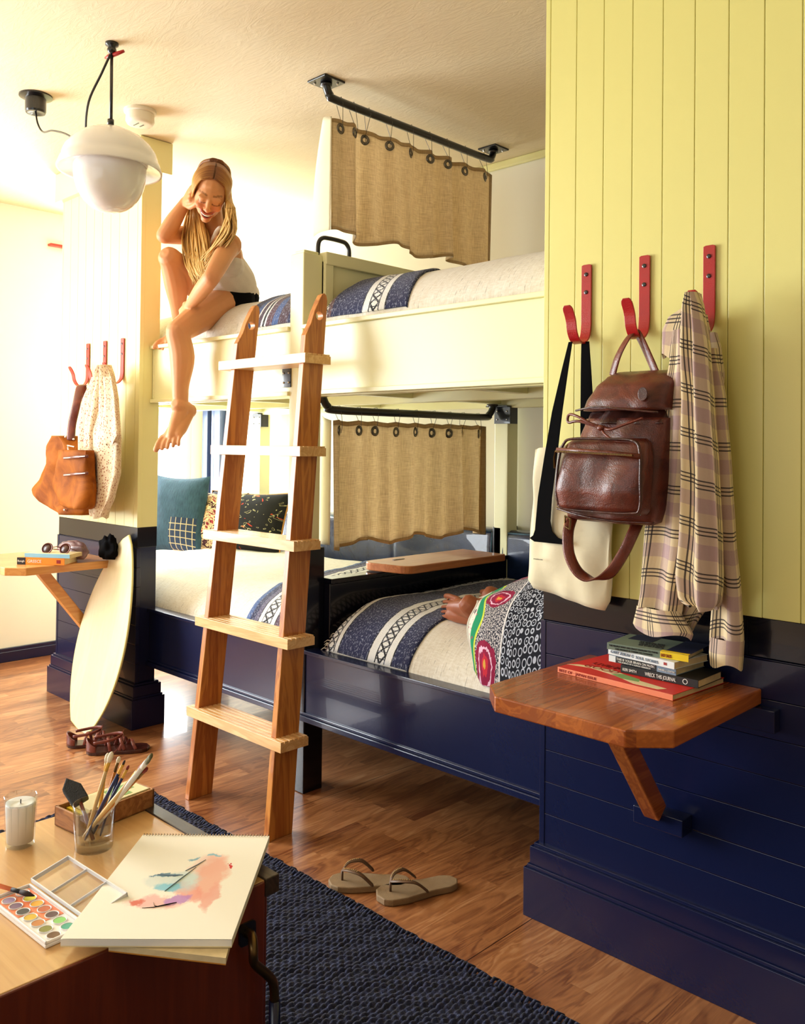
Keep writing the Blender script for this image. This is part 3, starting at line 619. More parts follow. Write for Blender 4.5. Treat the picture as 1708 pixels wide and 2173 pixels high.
# ------------------------------------------------------------------ curtains on black rods
def curtain(nm, label, rod_pts, y0, y1, ztop, zbot, ztop2, rings, seed, near_flip, top_drop):
    t_ = thing('curtain_rod', 'black iron curtain rod '+label, 'curtain rod', rod_pts[0])
    p = smooth_path(rod_pts, 6); build(MB().tube(p, .0155, 12), 'rod', 'black_metal', t_, smooth=True)
    for e in (rod_pts[0], rod_pts[-1]):
        x, y, z = e
        if nm == 'up':
            fl = build(MB().box(x-.05, x+.05, y-.05, y+.05, z-.0, z+.008), 'flange', 'black_metal', t_, bevel=.002)
            for q_ in (-.03, .03): build(MB().sphere((x+q_, y+q_, z-.002), .005, n=8, k=5), 'screw', 'chrome', fl)
            build(MB().tube([(x, y, z), (x, y, z-.012)], .022, 14), 'collar', 'black_metal', t_, smooth=True)
        else:
            build(MB().tube([(x, y, z), (x, y, z-.01)], .026, 14), 'collar', 'black_metal', t_, smooth=True)
    X0 = -1.092; cl = thing('curtain', 'beige linen privacy curtain hanging '+label, 'curtain', (X0, (y0+y1)/2, zbot))
    rnd = random.Random(seed); n_ = len(rings)
    def fold(s_):
        q_ = s_*5.2+.35*math.sin(s_*9+seed); fr_ = q_-math.floor(q_); sw = fr_/.84 if fr_ < .84 else (1-fr_)/.16
        return .040*(sw-.5)*(1+.4*math.sin(q_*1.7))+.012*math.sin(s_*2*PI*9.1+1)+.008*nz(s_*7, seed)
    def fn(a, b):
        y = y0+(y1-y0)*a; zt = ztop+(ztop2-ztop)*a
        # sag between rings
        dmin = min(abs(y-r) for r in rings); sag = .22*dmin if dmin < .1 else .022
        zt -= sag*.55
        z = zt+(zbot-zt)*b+(1-b)*0
        k = .5+.6*b; x = X0+fold(a)*k
        if False:
            q = (.1-a)/.1; x += -.055*q*(.3+b*.7)-.02*q*math.sin(b*PI); y += (.05*q*math.sin(b*PI*.9))*(-.6)
        z += .014*math.sin(a*2*PI*3.1+seed)*b
        return (x, y, z)
    def flap(a, b):
        z = ztop-.004+(zbot+.012-ztop)*b; q = .085+.03*math.sin(b*PI*.8)
        return (X0+.012-a*(q+.03*b), y0-.010-.012*math.sin(a*PI)+.03*a, z+.02*a*(1-b))
    build(MB().grid(flap, 12, 24), 'turned_edge', 'canvas', cl, smooth=True, solid=.0015)
    nu = 150
    build(MB().grid(lambda a, b: fn(a, .035+b*.94), nu, 26, us=1, vsc=.5), 'curtain_cloth', 'curtain_linen', cl, smooth=True, solid=.0015)
    hm = MB().grid(lambda a, b: fn(a, b*.037), nu, 2, us=1, vsc=.05); hm.grid(lambda a, b: fn(a, .973+b*.027), nu, 2, us=1, vsc=.05); hm.grid(lambda a, b: fn(.975+a*.025, b), 4, 26, us=.05, vsc=.5)
    build(hm, 'hem', 'curtain_hem', cl, smooth=True, solid=.0026)
    for r in rings:
        a = (r-y0)/(y1-y0); c_ = V(fn(a, .085)); d_ = (V(fn(a+.01, .085))-V(fn(a-.01, .085))).normalized(); nrm = d_.cross(V((0, 0, 1))).normalized()
        if nrm.x < 0: nrm = -nrm
        Tm = Matrix.Translation(c_) @ nrm.to_track_quat('Z', 'Y').to_matrix().to_4x4()
        g_ = build(MB().lathe([(.009, -.003), (.009, .003), (.014, .0045), (.020, .003), (.020, -.003), (.014, -.0045), (.009, -.003)], 20, Tm), 'grommet', 'grommet_steel', cl, smooth=True)
        zr = ztop_rod = rod_z(rod_pts, r)
        build(MB().tube([c_+nrm*.008+V((0, 0, -.010)), c_+nrm*.012+V((0, 0, .02)), (X0+.018, r, zr-.01), (X0+.008, r, zr+.017), (X0-.010, r, zr+.015), (X0-.017, r, zr-.01), c_-nrm*.008+V((0, .012, .03))], .0011, 5), 'wire_hook', 'steel_wire', cl)
def rod_z(pts, y):
    for a, b in zip(pts, pts[1:]):
        if min(a[1], b[1]) <= y <= max(a[1], b[1]) and abs(b[1]-a[1]) > 1e-6: return a[2]+(b[2]-a[2])*(y-a[1])/(b[1]-a[1])
    return min(p_[2] for p_ in pts)
XR_ = -1.09
curtain('up', 'from the ceiling over the upper bunks', [(XR_, .155, 2.592), (XR_, .158, 2.575), (XR_, .175, 2.552), (XR_, .215, 2.543), (XR_, .65, 2.543), (XR_, 1.09, 2.543), (XR_, 1.135, 2.553), (XR_, 1.15, 2.575), (XR_, 1.153, 2.592)],
        .185, 1.155, 2.475, 2.04, 2.49, [.225, .29, .37, .49, .61, .72, .83, .95, 1.08], 1, True, 0)
curtain('low', 'below the upper deck between the lower bunks', [(XR_, .155, 1.44), (XR_, .158, 1.42), (XR_, .18, 1.392), (XR_, .23, 1.38), (XR_, .65, 1.38), (XR_, 1.09, 1.38), (XR_, 1.135, 1.39), (XR_, 1.16, 1.415), (XR_, 1.163, 1.44)],
        .20, 1.115, 1.345, .87, 1.345, [.235, .34, .43, .55, .66, .77, .87, .96, 1.06], 4, True, 0)

# ------------------------------------------------------------------ ladder
lad = thing('ladder', 'wooden bunk ladder with five grooved treads leaning on the cream rail', 'ladder', (-1.08, -.21, 0))
def stile(x0, x1):
    m_ = MB(); th = .026; zt = 1.765
    prof = [(-.257, 0), (-.161, 0)]
    back = [(-.161+.0915*z, z) for z in (1.0, 1.5, 1.74)]; front = [(-.257+.0985*z, z) for z in (1.5, 1.0)]
    pts = prof+back+[(back[-1][0]-.004, 1.758), (back[-1][0]-.013, 1.765), (back[-1][0]-.024, 1.758), (back[-1][0]-.038, 1.735), (back[-1][0]-.056, 1.70), (back[-1][0]-.073, 1.655), (-.257+.0985*1.62, 1.615)]+front
    n_ = len(pts); 
    def X(z, s_): xr = x0+(x1-x0)*(z/1.54); return xr-(th if s_ == 0 else 0)
    vs = [V((X(z, s_), y, z)) for s_ in (0, 1) for y, z in pts]
    m_.add(vs, [tuple(range(n_))[::-1], tuple(range(n_, 2*n_))]+[(i, (i+1) % n_, n_+(i+1) % n_, n_+i) for i in range(n_)])
    o = build(m_, 'stile', 'ladder_wood', lad, bevel=.0022)
    # hand hole through the top
    hy, hz = -.161+.0915*1.69-.032, 1.685; xm = X(hz, 1)-th/2
    cut = MB().tube([(xm-.05, hy, hz), (xm+.05, hy, hz)], .0155, 24).mesh('cut'); co_ = bpy.data.objects.new('cut', cut); C.objects.link(co_); cut.transform(Matrix.Translation(-lad.location))
    co_.parent = lad; md = o.modifiers.new('hole', 'BOOLEAN'); md.object = co_; md.operation = 'DIFFERENCE'; md.solver = 'EXACT'
    dg = bpy.context.evaluated_depsgraph_get(); dg.update(); nm = bpy.data.meshes.new_from_object(o.evaluated_get(dg)); o.modifiers.clear(); o.data = nm
    bpy.data.objects.remove(co_)
    return o
stile(-1.300, -1.272); stile(-.845, -.882)
for z, y0, xl, xr in ((.30, -.243, -1.348, -.808), (.615, -.212, -1.351, -.82), (.922, -.178, -1.354, -.832), (1.228, -.14, -1.36, -.845), (1.537, -.100, -1.362, -.862)):
    yf = -.257+.1*z-.014; d_ = .112
    m_ = MB().box(xl, xr, yf, yf+.012, z-.017, z+.0165)
    m_.box(xl, xr, yf+.012, yf+d_, z-.017, z+.011)
    k = 5
    for i in range(k):
        a = yf+.012+.004+i*(d_-.016)/k; m_.box(xl, xr, a, a+(d_-.016)/k-.005, z+.011, z+.0165)
    build(m_, 'tread', 'tread_wood', lad, bevel=.001)

# ------------------------------------------------------------------ red coat hooks
def hook(x, y0, label, group, paint='red_paint', zt=1.723, single=None):
    t_ = thing('coat_hook', label, 'coat hook', (x, y0, zt-.21), group)
    prof = smooth_path([(-.003, zt), (-.003, zt-.02), (-.003, zt-.12), (-.004, zt-.165), (-.012, zt-.192), (-.032, zt-.208), (-.056, zt-.204), (-.072, zt-.182), (-.080, zt-.15), (-.098, zt-.118)], 5)
    n_ = len(prof); vs = []; hw = .0145; th = .0045
    for i, p_ in enumerate(prof):
        a = prof[max(i-1, 0)]; b = prof[min(i+1, n_-1)]; d_ = (b-a).normalized(); nr = V((d_.y, -d_.x)) if False else V((-d_.y, d_.x, 0))
        e = min(i, n_-1-i); w_ = hw*(.55 if e == 0 else (.86 if e == 1 else 1))
        for sx, sn in ((-1, 0), (1, 0), (1, 1), (-1, 1)):
            q = (p_[0]-nr[0]*th*sn, p_[1]-nr[1]*th*sn); vs.append(V((x+sx*w_, y0+q[0], q[1])))
    fs = [(i*4+j, i*4+(j+1) % 4, (i+1)*4+(j+1) % 4, (i+1)*4+j) for i in range(n_-1) for j in range(4)]+[(0, 1, 2, 3), (4*n_-4, 4*n_-1, 4*n_-2, 4*n_-3)]
    build(MB().add(vs, fs), 'hook_strip', paint, t_, bevel=.001)
    for dz in (.026, .072): build(MB().lathe([(0, -.001), (.0052, -.001), (.0052, .0012), (.003, .002), (0, .0022)], 12, Matrix.Translation((x, y0-.0085, zt-dz)) @ Matrix.Rotation(PI/2, 4, 'X')), 'screw', 'black_metal', t_)
hook(.137, 0, 'large red steel coat hook holding the canvas tote bag straps', 'red coat hooks on the near yellow wall')
hook(.302, 0, 'large red steel coat hook holding the brown leather backpack', 'red coat hooks on the near yellow wall')
hook(.467, 0, 'large red steel coat hook holding the plaid shirt', 'red coat hooks on the near yellow wall')
hook(-2.627, 0, 'leftmost red hook on the far column, holding the tan leather bag', 'red coat hooks on the far column', 'orange_red_paint')
hook(-2.458, 0, 'red hook on the far column under the floral shirt collar', 'red coat hooks on the far column', 'orange_red_paint')
hook(-2.292, 0, 'empty red hook on the far column, right of the floral shirt', 'red coat hooks on the far column', 'orange_red_paint')
tag(build(MB().box(-3.70, -3.66, .26, .37, 2.400, 2.414), 'wall_bar', 'orange_red_paint', bevel=.003), 'short red bar on the white left wall beside the column', 'wall bar')

# ------------------------------------------------------------------ fold-down tables
def table(x0, x1, y1, zt, label, wood_, bx):
    t_ = thing('wall_table', label, 'table', ((x0+x1)/2, -.2, zt-.4)); ch = .065
    pts = [(x0, 0.0), (x1, 0.0), (x1, y1+ch), (x1-ch, y1), (x0+ch, y1), (x0, y1+ch)]
    build(MB().prism(pts[::-1], zt-.034, zt), 'tabletop', wood_, t_, bevel=.003)
    build(MB().box(x0-.02 if x0 < -1 else x0+.0, x1+.04, -.03, 0, zt-.085, zt-.036), 'wall_cleat', 'navy_paint', t_, bevel=.002)
    build(MB().beam((bx, -.275, zt-.03), (bx, -.045, zt-.325), (1, 0, 0), .04, .045), 'brace', wood_, t_, bevel=.003)
    build(MB().box(bx-.055, bx+.07, -.05, 0, zt-.365, zt-.325), 'brace_rest', 'navy_paint', t_, bevel=.002)
table(.15, .59, -.475, .72, 'orange brown wooden wall table with clipped corners holding a book stack', 'table_wood', .36)
wood('table_wood_pale', (226, 164, 92), (204, 132, 62), 'y', 1.0, .28, .3, cell=('x', .085))
table(-2.86, -2.318, -.475, .72, 'wooden wall table on the far column with two guidebooks', 'table_wood_pale', -2.525)

# ------------------------------------------------------------------ books
def book(label, A, B, dep, t_, z, cover, spine, soft=True, group=None, rot=None, name='book', pagem='pages'):
    """A, B: bottom ends of the spine (spine faces the room); dep: width of the cover"""
    A, B = V((A[0], A[1], z)), V((B[0], B[1], z)); ex = (B-A).normalized(); ey = V((-ex.y, ex.x, 0)); L = (B-A).length
    T = Matrix.Translation(A) @ Matrix((ex, ey, V((0, 0, 1)))).transposed().to_4x4()
    o = thing(name, label, 'book', A, group)
    cv = MB().box(0, L, 0, dep, t_-.0012, t_, T).box(0, L, 0, dep, 0, .0012, T); build(cv, 'cover', cover, o, bevel=.0004)
    build(MB().box(0, L, -.0006, .0012, .0, t_, T), 'spine', spine, o, bevel=.0004)
    build(MB().box(.002, L-.0015, .0012, dep-.002, .0012, t_-.0012, T), 'page_block', pagem, o)
    return o, ex, T, L
ink('cov_red', (214, 44, 30)); ink('cov_salmon', (236, 132, 92)); ink('cov_black', (20, 18, 18)); ink('cov_slate', (120, 140, 160)); ink('cov_white', (222, 226, 226)); ink('cov_sage', (112, 128, 112)); ink('cov_yellow', (240, 206, 20)); ink('cov_navy', (18, 26, 58)); ink('cov_orange', (240, 140, 26)); ink('cov_sky', (136, 190, 214)); ink('leaf_green', (130, 170, 96)); ink('ink_red', (150, 30, 20)); ink('cov_cream', (238, 220, 170))
G = 'books stacked on the near wall table'
UP = V((0, 0, 1))
o, ex, T, L = book('large red magazine-size book, lowest of the stack on the near table', (W(1183.4, 1426, 'z', 0.7205).x, W(1183.4, 1426, 'z', 0.7205).y), (W(1427.7, 1487.4, 'z', 0.7205).x, W(1427.7, 1487.4, 'z', 0.7205).y), .215, .0125, .7205, 'cov_red', 'cov_salmon', group=G)
P_ = lambda T, x, y, z: T @ V((x, y, z))
text('BEST OF · JAPAN ISSUE', o, 'ink_red', P_(T, .005, -.0006, .003), ex, UP, .009, width=.105)
text('GOOD', o, 'ink_red', P_(T, .035, .05, .0126), ex, T.to_3x3() @ V((0, 1, 0)), .03); text('LIVING', o, 'ink_red', P_(T, .035, .085, .0126), ex, T.to_3x3() @ V((0, 1, 0)), .028)
m_ = MB(); 
for pts in ([(.0, .035), (.06, .05), (.14, .035), (.2, .01), (.26, .012), (.27, .03), (.2, .04), (.1, .075), (.02, .055)],): m_.prism(pts, .0127, .0131, T)
build(m_, 'cover_art', 'cov_cream', o); build(MB().prism([(.12, .04), (.16, .025), (.2, .03), (.19, .05), (.14, .06)], .0131, .0134, T), 'cover_leaf', 'leaf_green', o)
o, ex, T, L = book('black paperback journal with white hand lettering, second from the bottom', (W(1317, 1426, 'z', 0.7335).x, W(1317, 1426, 'z', 0.7335).y), (W(1481.5, 1461, 'z', 0.7335).x, W(1481.5, 1461, 'z', 0.7335).y), .115, .017, .7335, 'cov_black', 'cov_black', group=G)
text('KERI SMITH', o, 'ink_white', P_(T, .006, -.0008, .005), ex, UP, .009, width=.035); text('WRECK THIS JOURNAL', o, 'ink_white', P_(T, .062, -.0008, .004), ex, UP, .012, width=.075)
build(MB().lathe([(.0045, -.0002), (.0058, -.0002), (.0058, .0004), (.0045, .0004)], 20, Matrix.Translation(P_(T, .158, -.0008, .009)) @ Matrix.Rotation(PI/2, 4, 'X')), 'emblem', 'ink_white', o)
o, ex, T, L = book('grey and black paperback about music in the middle of the stack', (W(1291.8, 1402.6, 'z', 0.751).x, W(1291.8, 1402.6, 'z', 0.751).y), (W(1434.6, 1434.2, 'z', 0.751).x, W(1434.6, 1434.2, 'z', 0.751).y), .125, .0155, .751, 'cov_slate', 'cov_slate', group=G)
build(MB().box(.02, .125, -.0012, -.0004, .0004, .0146, T), 'title_band', 'cov_black', o); build(MB().box(.001, .019, -.0012, -.0004, .0004, .0146, T), 'title_panel', 'cov_white', o)
text('THIS IS YOUR BRAIN ON MUSIC', o, 'ink_white', P_(T, .022, -.0014, .0072), ex, UP, .0075, width=.1); text('THE SCIENCE OF A HUMAN OBSESSION', o, 'ink_white', P_(T, .026, -.0014, .002), ex, UP, .0045, width=.085)
text('DANIEL J. LEVITIN', o, 'ink_white', P_(T, .13, -.0010, .005), ex, UP, .0055, width=.04)
o, ex, T, L = book('pale blue and white paperback, second from the top', (W(1290.6, 1387.4, 'z', 0.767).x, W(1290.6, 1387.4, 'z', 0.767).y), (W(1431, 1421, 'z', 0.767).x, W(1431, 1421, 'z', 0.767).y), .13, .0155, .767, 'cov_white', 'cov_white', group=G)
text('GARY ZUKAV', o, 'cov_slate', P_(T, .008, -.001, .0045), ex, UP, .009, width=.055); text('SOUL STORIES', o, 'cov_slate', P_(T, .078, -.001, .0045), ex, UP, .009, width=.06)
build(MB().lathe([(.002, 0), (.0035, 0), (.0035, .0004), (.002, .0004)], 14, Matrix.Translation(P_(T, .070, -.001, .008)) @ Matrix.Rotation(PI/2, 4, 'X')), 'emblem', 'cov_slate', o)
build(MB().box(.152, .160, -.0012, -.0004, .005, .011, T), 'publisher_mark', 'ink_red', o)
o, ex, T, L = book('sage green and navy paperback with yellow spine band, topmost of the stack', (W(1288, 1377, 'z', 0.783).x, W(1288, 1377, 'z', 0.783).y), (W(1451, 1404, 'z', 0.783).x, W(1451, 1404, 'z', 0.783).y), .125, .015, .783, 'cov_sage', 'cov_sage', group=G)
eyv = T.to_3x3() @ V((0, 1, 0))
build(MB().box(.135, .192, .0, .134, .0151, .0155, T), 'cover_panel', 'cov_navy', o); build(MB().box(.02, .08, .07, .13, .0151, .0155, T), 'cover_panel', 'cov_navy', o)
build(MB().box(.128, .192, -.0012, -.0004, .0004, .0146, T).box(.128, .192, -.001, .012, .0152, .0156, T), 'yellow_band', 'cov_yellow', o)
text('EASY SALES', o, 'ink_red', P_(T, .130, -.0014, .0035), ex, UP, .010, width=.024)
for i, s_ in enumerate(('THE ESSENTIAL GUIDE', 'FOR THE WORKING', 'WRITER AND MAKER', 'OF EVERY KIND')): text(s_, o, 'ink_black', P_(T, .055+.004*i, .055-.012*i, .0156), ex, eyv, .008, width=.06)
text('THE PEOPLE WHO ARE CRAZY ENOUGH TO THINK', o, 'ink_black', P_(T, .005, -.0009, .008), ex, UP, .0055, width=.118); text('THE WORLD IS THEIRS TO CHANGE', o, 'ink_black', P_(T, .020, -.0009, .002), ex, UP, .005, width=.09)
G = 'books stacked on the far wall table'
o, ex, T, L = book('thick orange Greece guidebook lying on the far wall table', (-2.452, -.395), (-2.285, -.262), .12, .03, .7205, 'cov_orange', 'cov_orange', group=G)
build(MB().box(.0, .038, -.0014, -.0004, .0, .03, T), 'spine_block', 'cov_black', o); text('Rough', o, 'ink_white', P_(T, .004, -.0016, .011), ex, UP, .012, width=.03); text('GREECE', o, 'ink_white', P_(T, .048, -.001, .009), ex, UP, .017, width=.062)
build(MB().box(.178, .196, -.0014, -.0004, .007, .022, T), 'spine_mark', 'ink_red', o)
o, ex, T, L = book('light blue guidebook on top of the orange Greece book', (-2.437, -.37), (-2.262, -.25), .12, .017, .751, 'cov_cream', 'cov_sky', group=G)
zt_ = .769
# sunglasses lying on the books
c0 = V((-2.36, -.27, zt_)); sg = thing('sunglasses', 'brown sunglasses lying on the light blue guidebook', 'sunglasses', c0)
for k, (cx, cy) in enumerate(((-.035, -.02), (.03, .03))):
    cc = c0+V((cx, cy, .017)); Tm = Matrix.Translation(cc) @ Matrix.Rotation(.65, 4, 'Z') @ Matrix.Rotation(1.1, 4, 'X')
    build(MB().lathe([(.021, -.002), (.025, -.002), (.026, .0), (.025, .002), (.021, .002), (.021, -.002)], 20, Tm), 'frame', 'strap_leather', sg, smooth=True)
    build(MB().lathe([(0, -.0008), (.021, -.0008), (.021, .0008), (0, .0012)], 20, Tm), 'lens', 'brown_leather_dark', sg, smooth=True)
build(MB().tube([c0+V((-.015, -.003, .022)), c0+V((-.002, .006, .026)), c0+V((.012, .017, .022))], .002, 6).tube([c0+V((-.055, -.03, .018)), c0+V((-.06, .02, .008)), c0+V((-.04, .06, .003))], .002, 6).tube([c0+V((.05, .045, .018)), c0+V((.03, .08, .006)), c0+V((-.0, .09, .003))], .002, 6), 'temple', 'strap_leather', sg, smooth=True)
# pouch and black cloth behind
def blob(name, label, cat, mat, c, r, amp=.2, fq=12, seed=0, T=None):
    def f(a, b):
        th = 2*PI*a; ph = PI*(b*.996+.002); d_ = V((math.sin(ph)*math.cos(th), math.sin(ph)*math.sin(th), -math.cos(ph)))
        k = 1+amp*nz(d_.x*2+seed, d_.y*2, d_.z*2)+amp*.35*nz(d_.x*fq*.4, d_.y*fq*.4+seed, d_.z*3)
        z = max(d_.z*r[2]*k, -r[2]*.75); p = V((d_.x*r[0]*k, d_.y*r[1]*k, z)); return V(c)+(T.to_3x3() @ p if T else p)
    return tag(build(MB().grid(f, 40, 24, closed=True), name, mat, smooth=True), label, cat)
leather('mauve_leather', (96, 72, 78), (140, 110, 110), .35, 25)
blob('glasses_pouch', 'crumpled mauve leather pouch behind the sunglasses', 'pouch', 'mauve_leather', (-2.41, -.17, .765), (.10, .04, .045), .2, 14, 3, Matrix.Rotation(.2, 4, 'Z'))
blob('cloth_bag', 'crumpled black cloth bag on the far wall table by the column', 'cloth bag', 'black_cloth', (-2.285, -.06, .775), (.06, .035, .06), .32, 10, 8)

# ------------------------------------------------------------------ skimboard
bd = thing('skimboard', 'pale wooden skimboard with pointed nose leaning on the far column', 'skimboard', (-2.3, -.14, 0))
b0, b1 = V((-2.315, -.175, .0)), V((-2.160, -.030, .842)); up = (b1-b0); LB_ = up.length; up.normalize()
sd = (V((1, -.10, 0))-up*V((1, -.10, 0)).dot(up)).normalized(); nn = sd.cross(up)
def outl(t_):
    return .25*(math.sin(PI*min(1, (.045+.955*t_)**.86))**.70 if t_ < 1 else 0)
pl = [(outl(i/30)*s_, i/30*LB_) for s_, rg in ((1, range(0, 31)), (-1, range(29, -1, -1))) for i in rg]
T = Matrix.Translation(b0) @ Matrix((sd, up, nn)).transposed().to_4x4()
build(MB().prism(pl, -.005, .005, T), 'deck', 'board_wood', bd, bevel=.002)
rim = [T @ V((x*1.0, y, 0)) for x, y in pl]; build(MB().tube(rim, .0055, 6, closed=True), 'rim', ink('cov_yellowish', (222, 212, 140)), bd, smooth=True)

# ------------------------------------------------------------------ pendant lamp, ceiling bits
LC = V((-1.39, -.54, 0)); lp = thing('pendant_lamp', 'white opal glass dome pendant lamp hanging on a black cord', 'pendant lamp', (LC.x, LC.y, 2.02))
Tm = Matrix.Translation((LC.x, LC.y, 2.0))
dome = [(.0, .312), (.03, .310), (.07, .299), (.105, .280), (.132, .255), (.148, .232), (.155, .212), (.157, .200), (.161, .196), (.165, .184), (.171, .168), (.170, .163), (.162, .166), (.14, .176), (.118, .182)]
build(MB().lathe(dome, 64, Tm), 'lamp_shade', 'opal_glass', lp, smooth=True)
bowl = [(.118, .19)]+[(.118*math.cos(a)**.9 if a < 1.57 else 0, .165-.140*math.sin(a)) for a in [i*PI/24 for i in range(13)]]
build(MB().lathe(bowl, 56, Tm), 'lower_bowl', 'opal_glass', lp, smooth=True)
build(MB().tube([(LC.x, LC.y, 2.575), (LC.x+.002, LC.y, 2.325)], .0055, 8).tube([(LC.x, LC.y, 2.34), (LC.x, LC.y, 2.322)], .011, 12), 'cord', 'black_metal', lp, smooth=True)
build(MB().tube(smooth_path([(LC.x-.004, LC.y-.004, 2.56), (-1.42, -.56, 2.5), (-1.49, -.57, 2.42), (-1.55, -.55, 2.34), (-1.54, -.535, 2.27)]), .0042, 8), 'cord', 'black_metal', lp, smooth=True, label='slack side cord')
hk = thing('ceiling_hook', 'black ceiling hook with a red tie above the pendant lamp', 'ceiling hook', (LC.x, LC.y, 2.58))
build(MB().lathe([(.0, .02), (.022, .02), (.022, .012), (.012, .006), (.016, -.004), (.012, -.014), (0, -.018)], 20, Matrix.Translation((LC.x, LC.y, 2.58))), 'hook_base', 'black_metal', hk, smooth=True)
build(MB().tube([(LC.x-.045, LC.y, 2.563), (LC.x-.02, LC.y, 2.56), (LC.x+.02, LC.y+.01, 2.562), (LC.x+.045, LC.y+.02, 2.566)], [.004, .008, .007, .005], 8), 'tie', 'red_paint', hk, smooth=True)
cn = thing('ceiling_socket', 'black round ceiling socket with a hanging cord at upper left', 'ceiling socket', (-2.02, -.53, 2.53))
Tc = Matrix.Translation((-2.03, -.525, 2.6)); build(MB().lathe([(0, 0), (.062, 0), (.062, -.006), (.04, -.012), (.0, -.012)], 36, Tc), 'socket_plate', 'black_metal', cn, smooth=False)
build(MB().lathe([(.039, -.012), (.039, -.06), (.036, -.068), (.03, -.068), (.0, -.062)], 32, Tc), 'socket_cup', 'black_metal', cn, smooth=False)
build(MB().tube(smooth_path([(-2.03, -.525, 2.54), (-2.02, -.52, 2.49), (-1.97, -.52, 2.445), (-1.86, -.53, 2.42), (-1.70, -.54, 2.36), (-1.545, -.54, 2.265)]), .0038, 8), 'cord', 'black_metal', cn, smooth=True)
sd_ = thing('smoke_detector', 'cream smoke detector on the ceiling right of the pendant cord', 'smoke detector', (-1.88, -.165, 2.55))
Ts = Matrix.Translation((-1.865, -.17, 2.6)); build(MB().lathe([(0, 0), (.064, 0), (.064, -.012), (.058, -.016), (0, -.016)], 40, Ts), 'base', 'white_plastic', sd_)
build(MB().lathe([(.055, -.014), (.057, -.045), (.052, -.056), (.040, -.06), (0, -.06)], 40, Ts), 'cover', 'white_plastic', sd_, smooth=True)
build(MB().box(-1.885, -1.845, -.19, -.185, 2.5385, 2.541).box(-1.88, -1.85, -.165, -.16, 2.5385, 2.541), 'vent_slot', 'black_metal', sd_)

# ------------------------------------------------------------------ rug
x0, x1, y0, y1 = -1.495, 1.1, -2.3, -.335
rg = thing('rug', 'navy braided rope rug with knotted rows under the wooden chest', 'rug', ((x0+x1)/2, (y0+y1)/2, 0))
def rughf(X, Y):
    rowp, kn = .0138, .022
    r = X/rowp; ri = np.floor(r); fr = r-ri-.5
    h1 = np.sqrt(np.clip(1-(fr*2.0)**2, 0, 1)); ph = Y/kn+.5*(ri % 2)+.13*np.sin(ri*12.9); fk = ph-np.floor(ph)-.5
    h2 = np.sqrt(np.clip(1-(fk*1.9+fr*.7)**2, 0, 1)); jit = .75+.25*np.sin(ri*7.3+np.floor(ph)*4.7)
    return .005+.0125*h1*(.3+.7*h2*jit)
def rugmesh(xa, xb, ya, yb, st):
    nx, ny = int((xb-xa)/st), int((yb-ya)/st); xs = np.linspace(xa, xb, nx+1); ys_ = np.linspace(ya, yb, ny+1); X, Y = np.meshgrid(xs, ys_)
    Z = rughf(X, Y); ed = np.minimum(np.minimum(x1-X, X-x0), y1-Y); Z = np.where(ed < .004, .001, Z)
    Yw = Y+np.where(y1-Y < .012, .006*np.sin(X*210)+.005*np.sin(X*77+1), 0)
    co = np.stack([X+.002*np.sin(Y*60), Yw, Z], -1).reshape(-1, 3); idx = np.arange((nx+1)*(ny+1)).reshape(ny+1, nx+1)
    q = np.stack([idx[:-1, :-1], idx[:-1, 1:], idx[1:, 1:], idx[1:, :-1]], -1).reshape(-1, 4)
    me = bpy.data.meshes.new('rug'); me.vertices.add(len(co)); me.vertices.foreach_set('co', co.ravel()); me.loops.add(q.size); me.loops.foreach_set('vertex_index', q.ravel())
    me.polygons.add(len(q)); me.polygons.foreach_set('loop_start', np.arange(0, q.size, 4)); me.polygons.foreach_set('loop_total', np.full(len(q), 4)); me.update(); me.validate(); return me
fin('woven_rows', rugmesh(x0, .62, -1.0, y1, .0036), 'rope_navy', rg, smooth=True)
fin('woven_rows', rugmesh(x0, x1, y0, -1.0, .0046), 'rope_navy', rg, smooth=True)
fin('woven_rows', rugmesh(.62, x1, -1.0, y1, .0046), 'rope_navy', rg, smooth=True)
m_ = MB(); rnd = random.Random(5); q = x0
while q < .62:
    a = V((q, y1-.004, .008)); L_ = .012+rnd.random()*.012
    m_.tube([a+V((0, -.006, 0)), a+V((rnd.uniform(-.004, .004), L_*.6, .006)), a+V((.008, L_, .001)), a+V((.013, -.002, .002))], [.0042, .005, .0045, .0035], 6); q += .0125
o = build(m_, 'knotted_edge', 'rope_navy', rg, smooth=True); o['kind'] = 'stuff'

# ------------------------------------------------------------------ wooden chest in the foreground
DZ = .45; dk = thing('wooden_chest', 'low wooden chest in the foreground with art supplies on its top', 'chest', (-.19, -1.7, 0))
X1, X0, Y1, Y0 = .072, -.468, -.932, -2.35
build(MB().box(X0, X1-.004, Y0, Y1-.030, DZ-.026, DZ), 'top_panel', 'desk_wood', dk, bevel=.002)
build(MB().box(X0, X1, Y1-.032, Y1, DZ-.03, DZ+.003), 'edge_strip', 'dark_trim_wood', dk, bevel=.002)
build(MB().box(X1-.03, X1, Y0, Y1-.033, .03, DZ-.001), 'side_panel', 'desk_side_wood', dk, bevel=.002)
build(MB().box(X0, X1-.031, Y1-.030, Y1-.004, .03, DZ-.028), 'front_panel', 'desk_side_wood', dk, bevel=.002)
build(MB().box(X0, X0+.03, Y0, Y1-.033, .03, DZ-.028), 'side_panel', 'desk_side_wood', dk)
build(MB().box(X0, X1, Y0-.02, Y0, .03, DZ), 'front_panel', 'desk_side_wood', dk)
hp = smooth_path([(X1, -1.005, .372), (X1+.02, -1.008, .375), (X1+.034, -1.015, .36), (X1+.034, -1.012, .335), (X1+.036, -.99, .31), (X1+.036, -.972, .285), (X1+.036, -.968, .25)], 5)
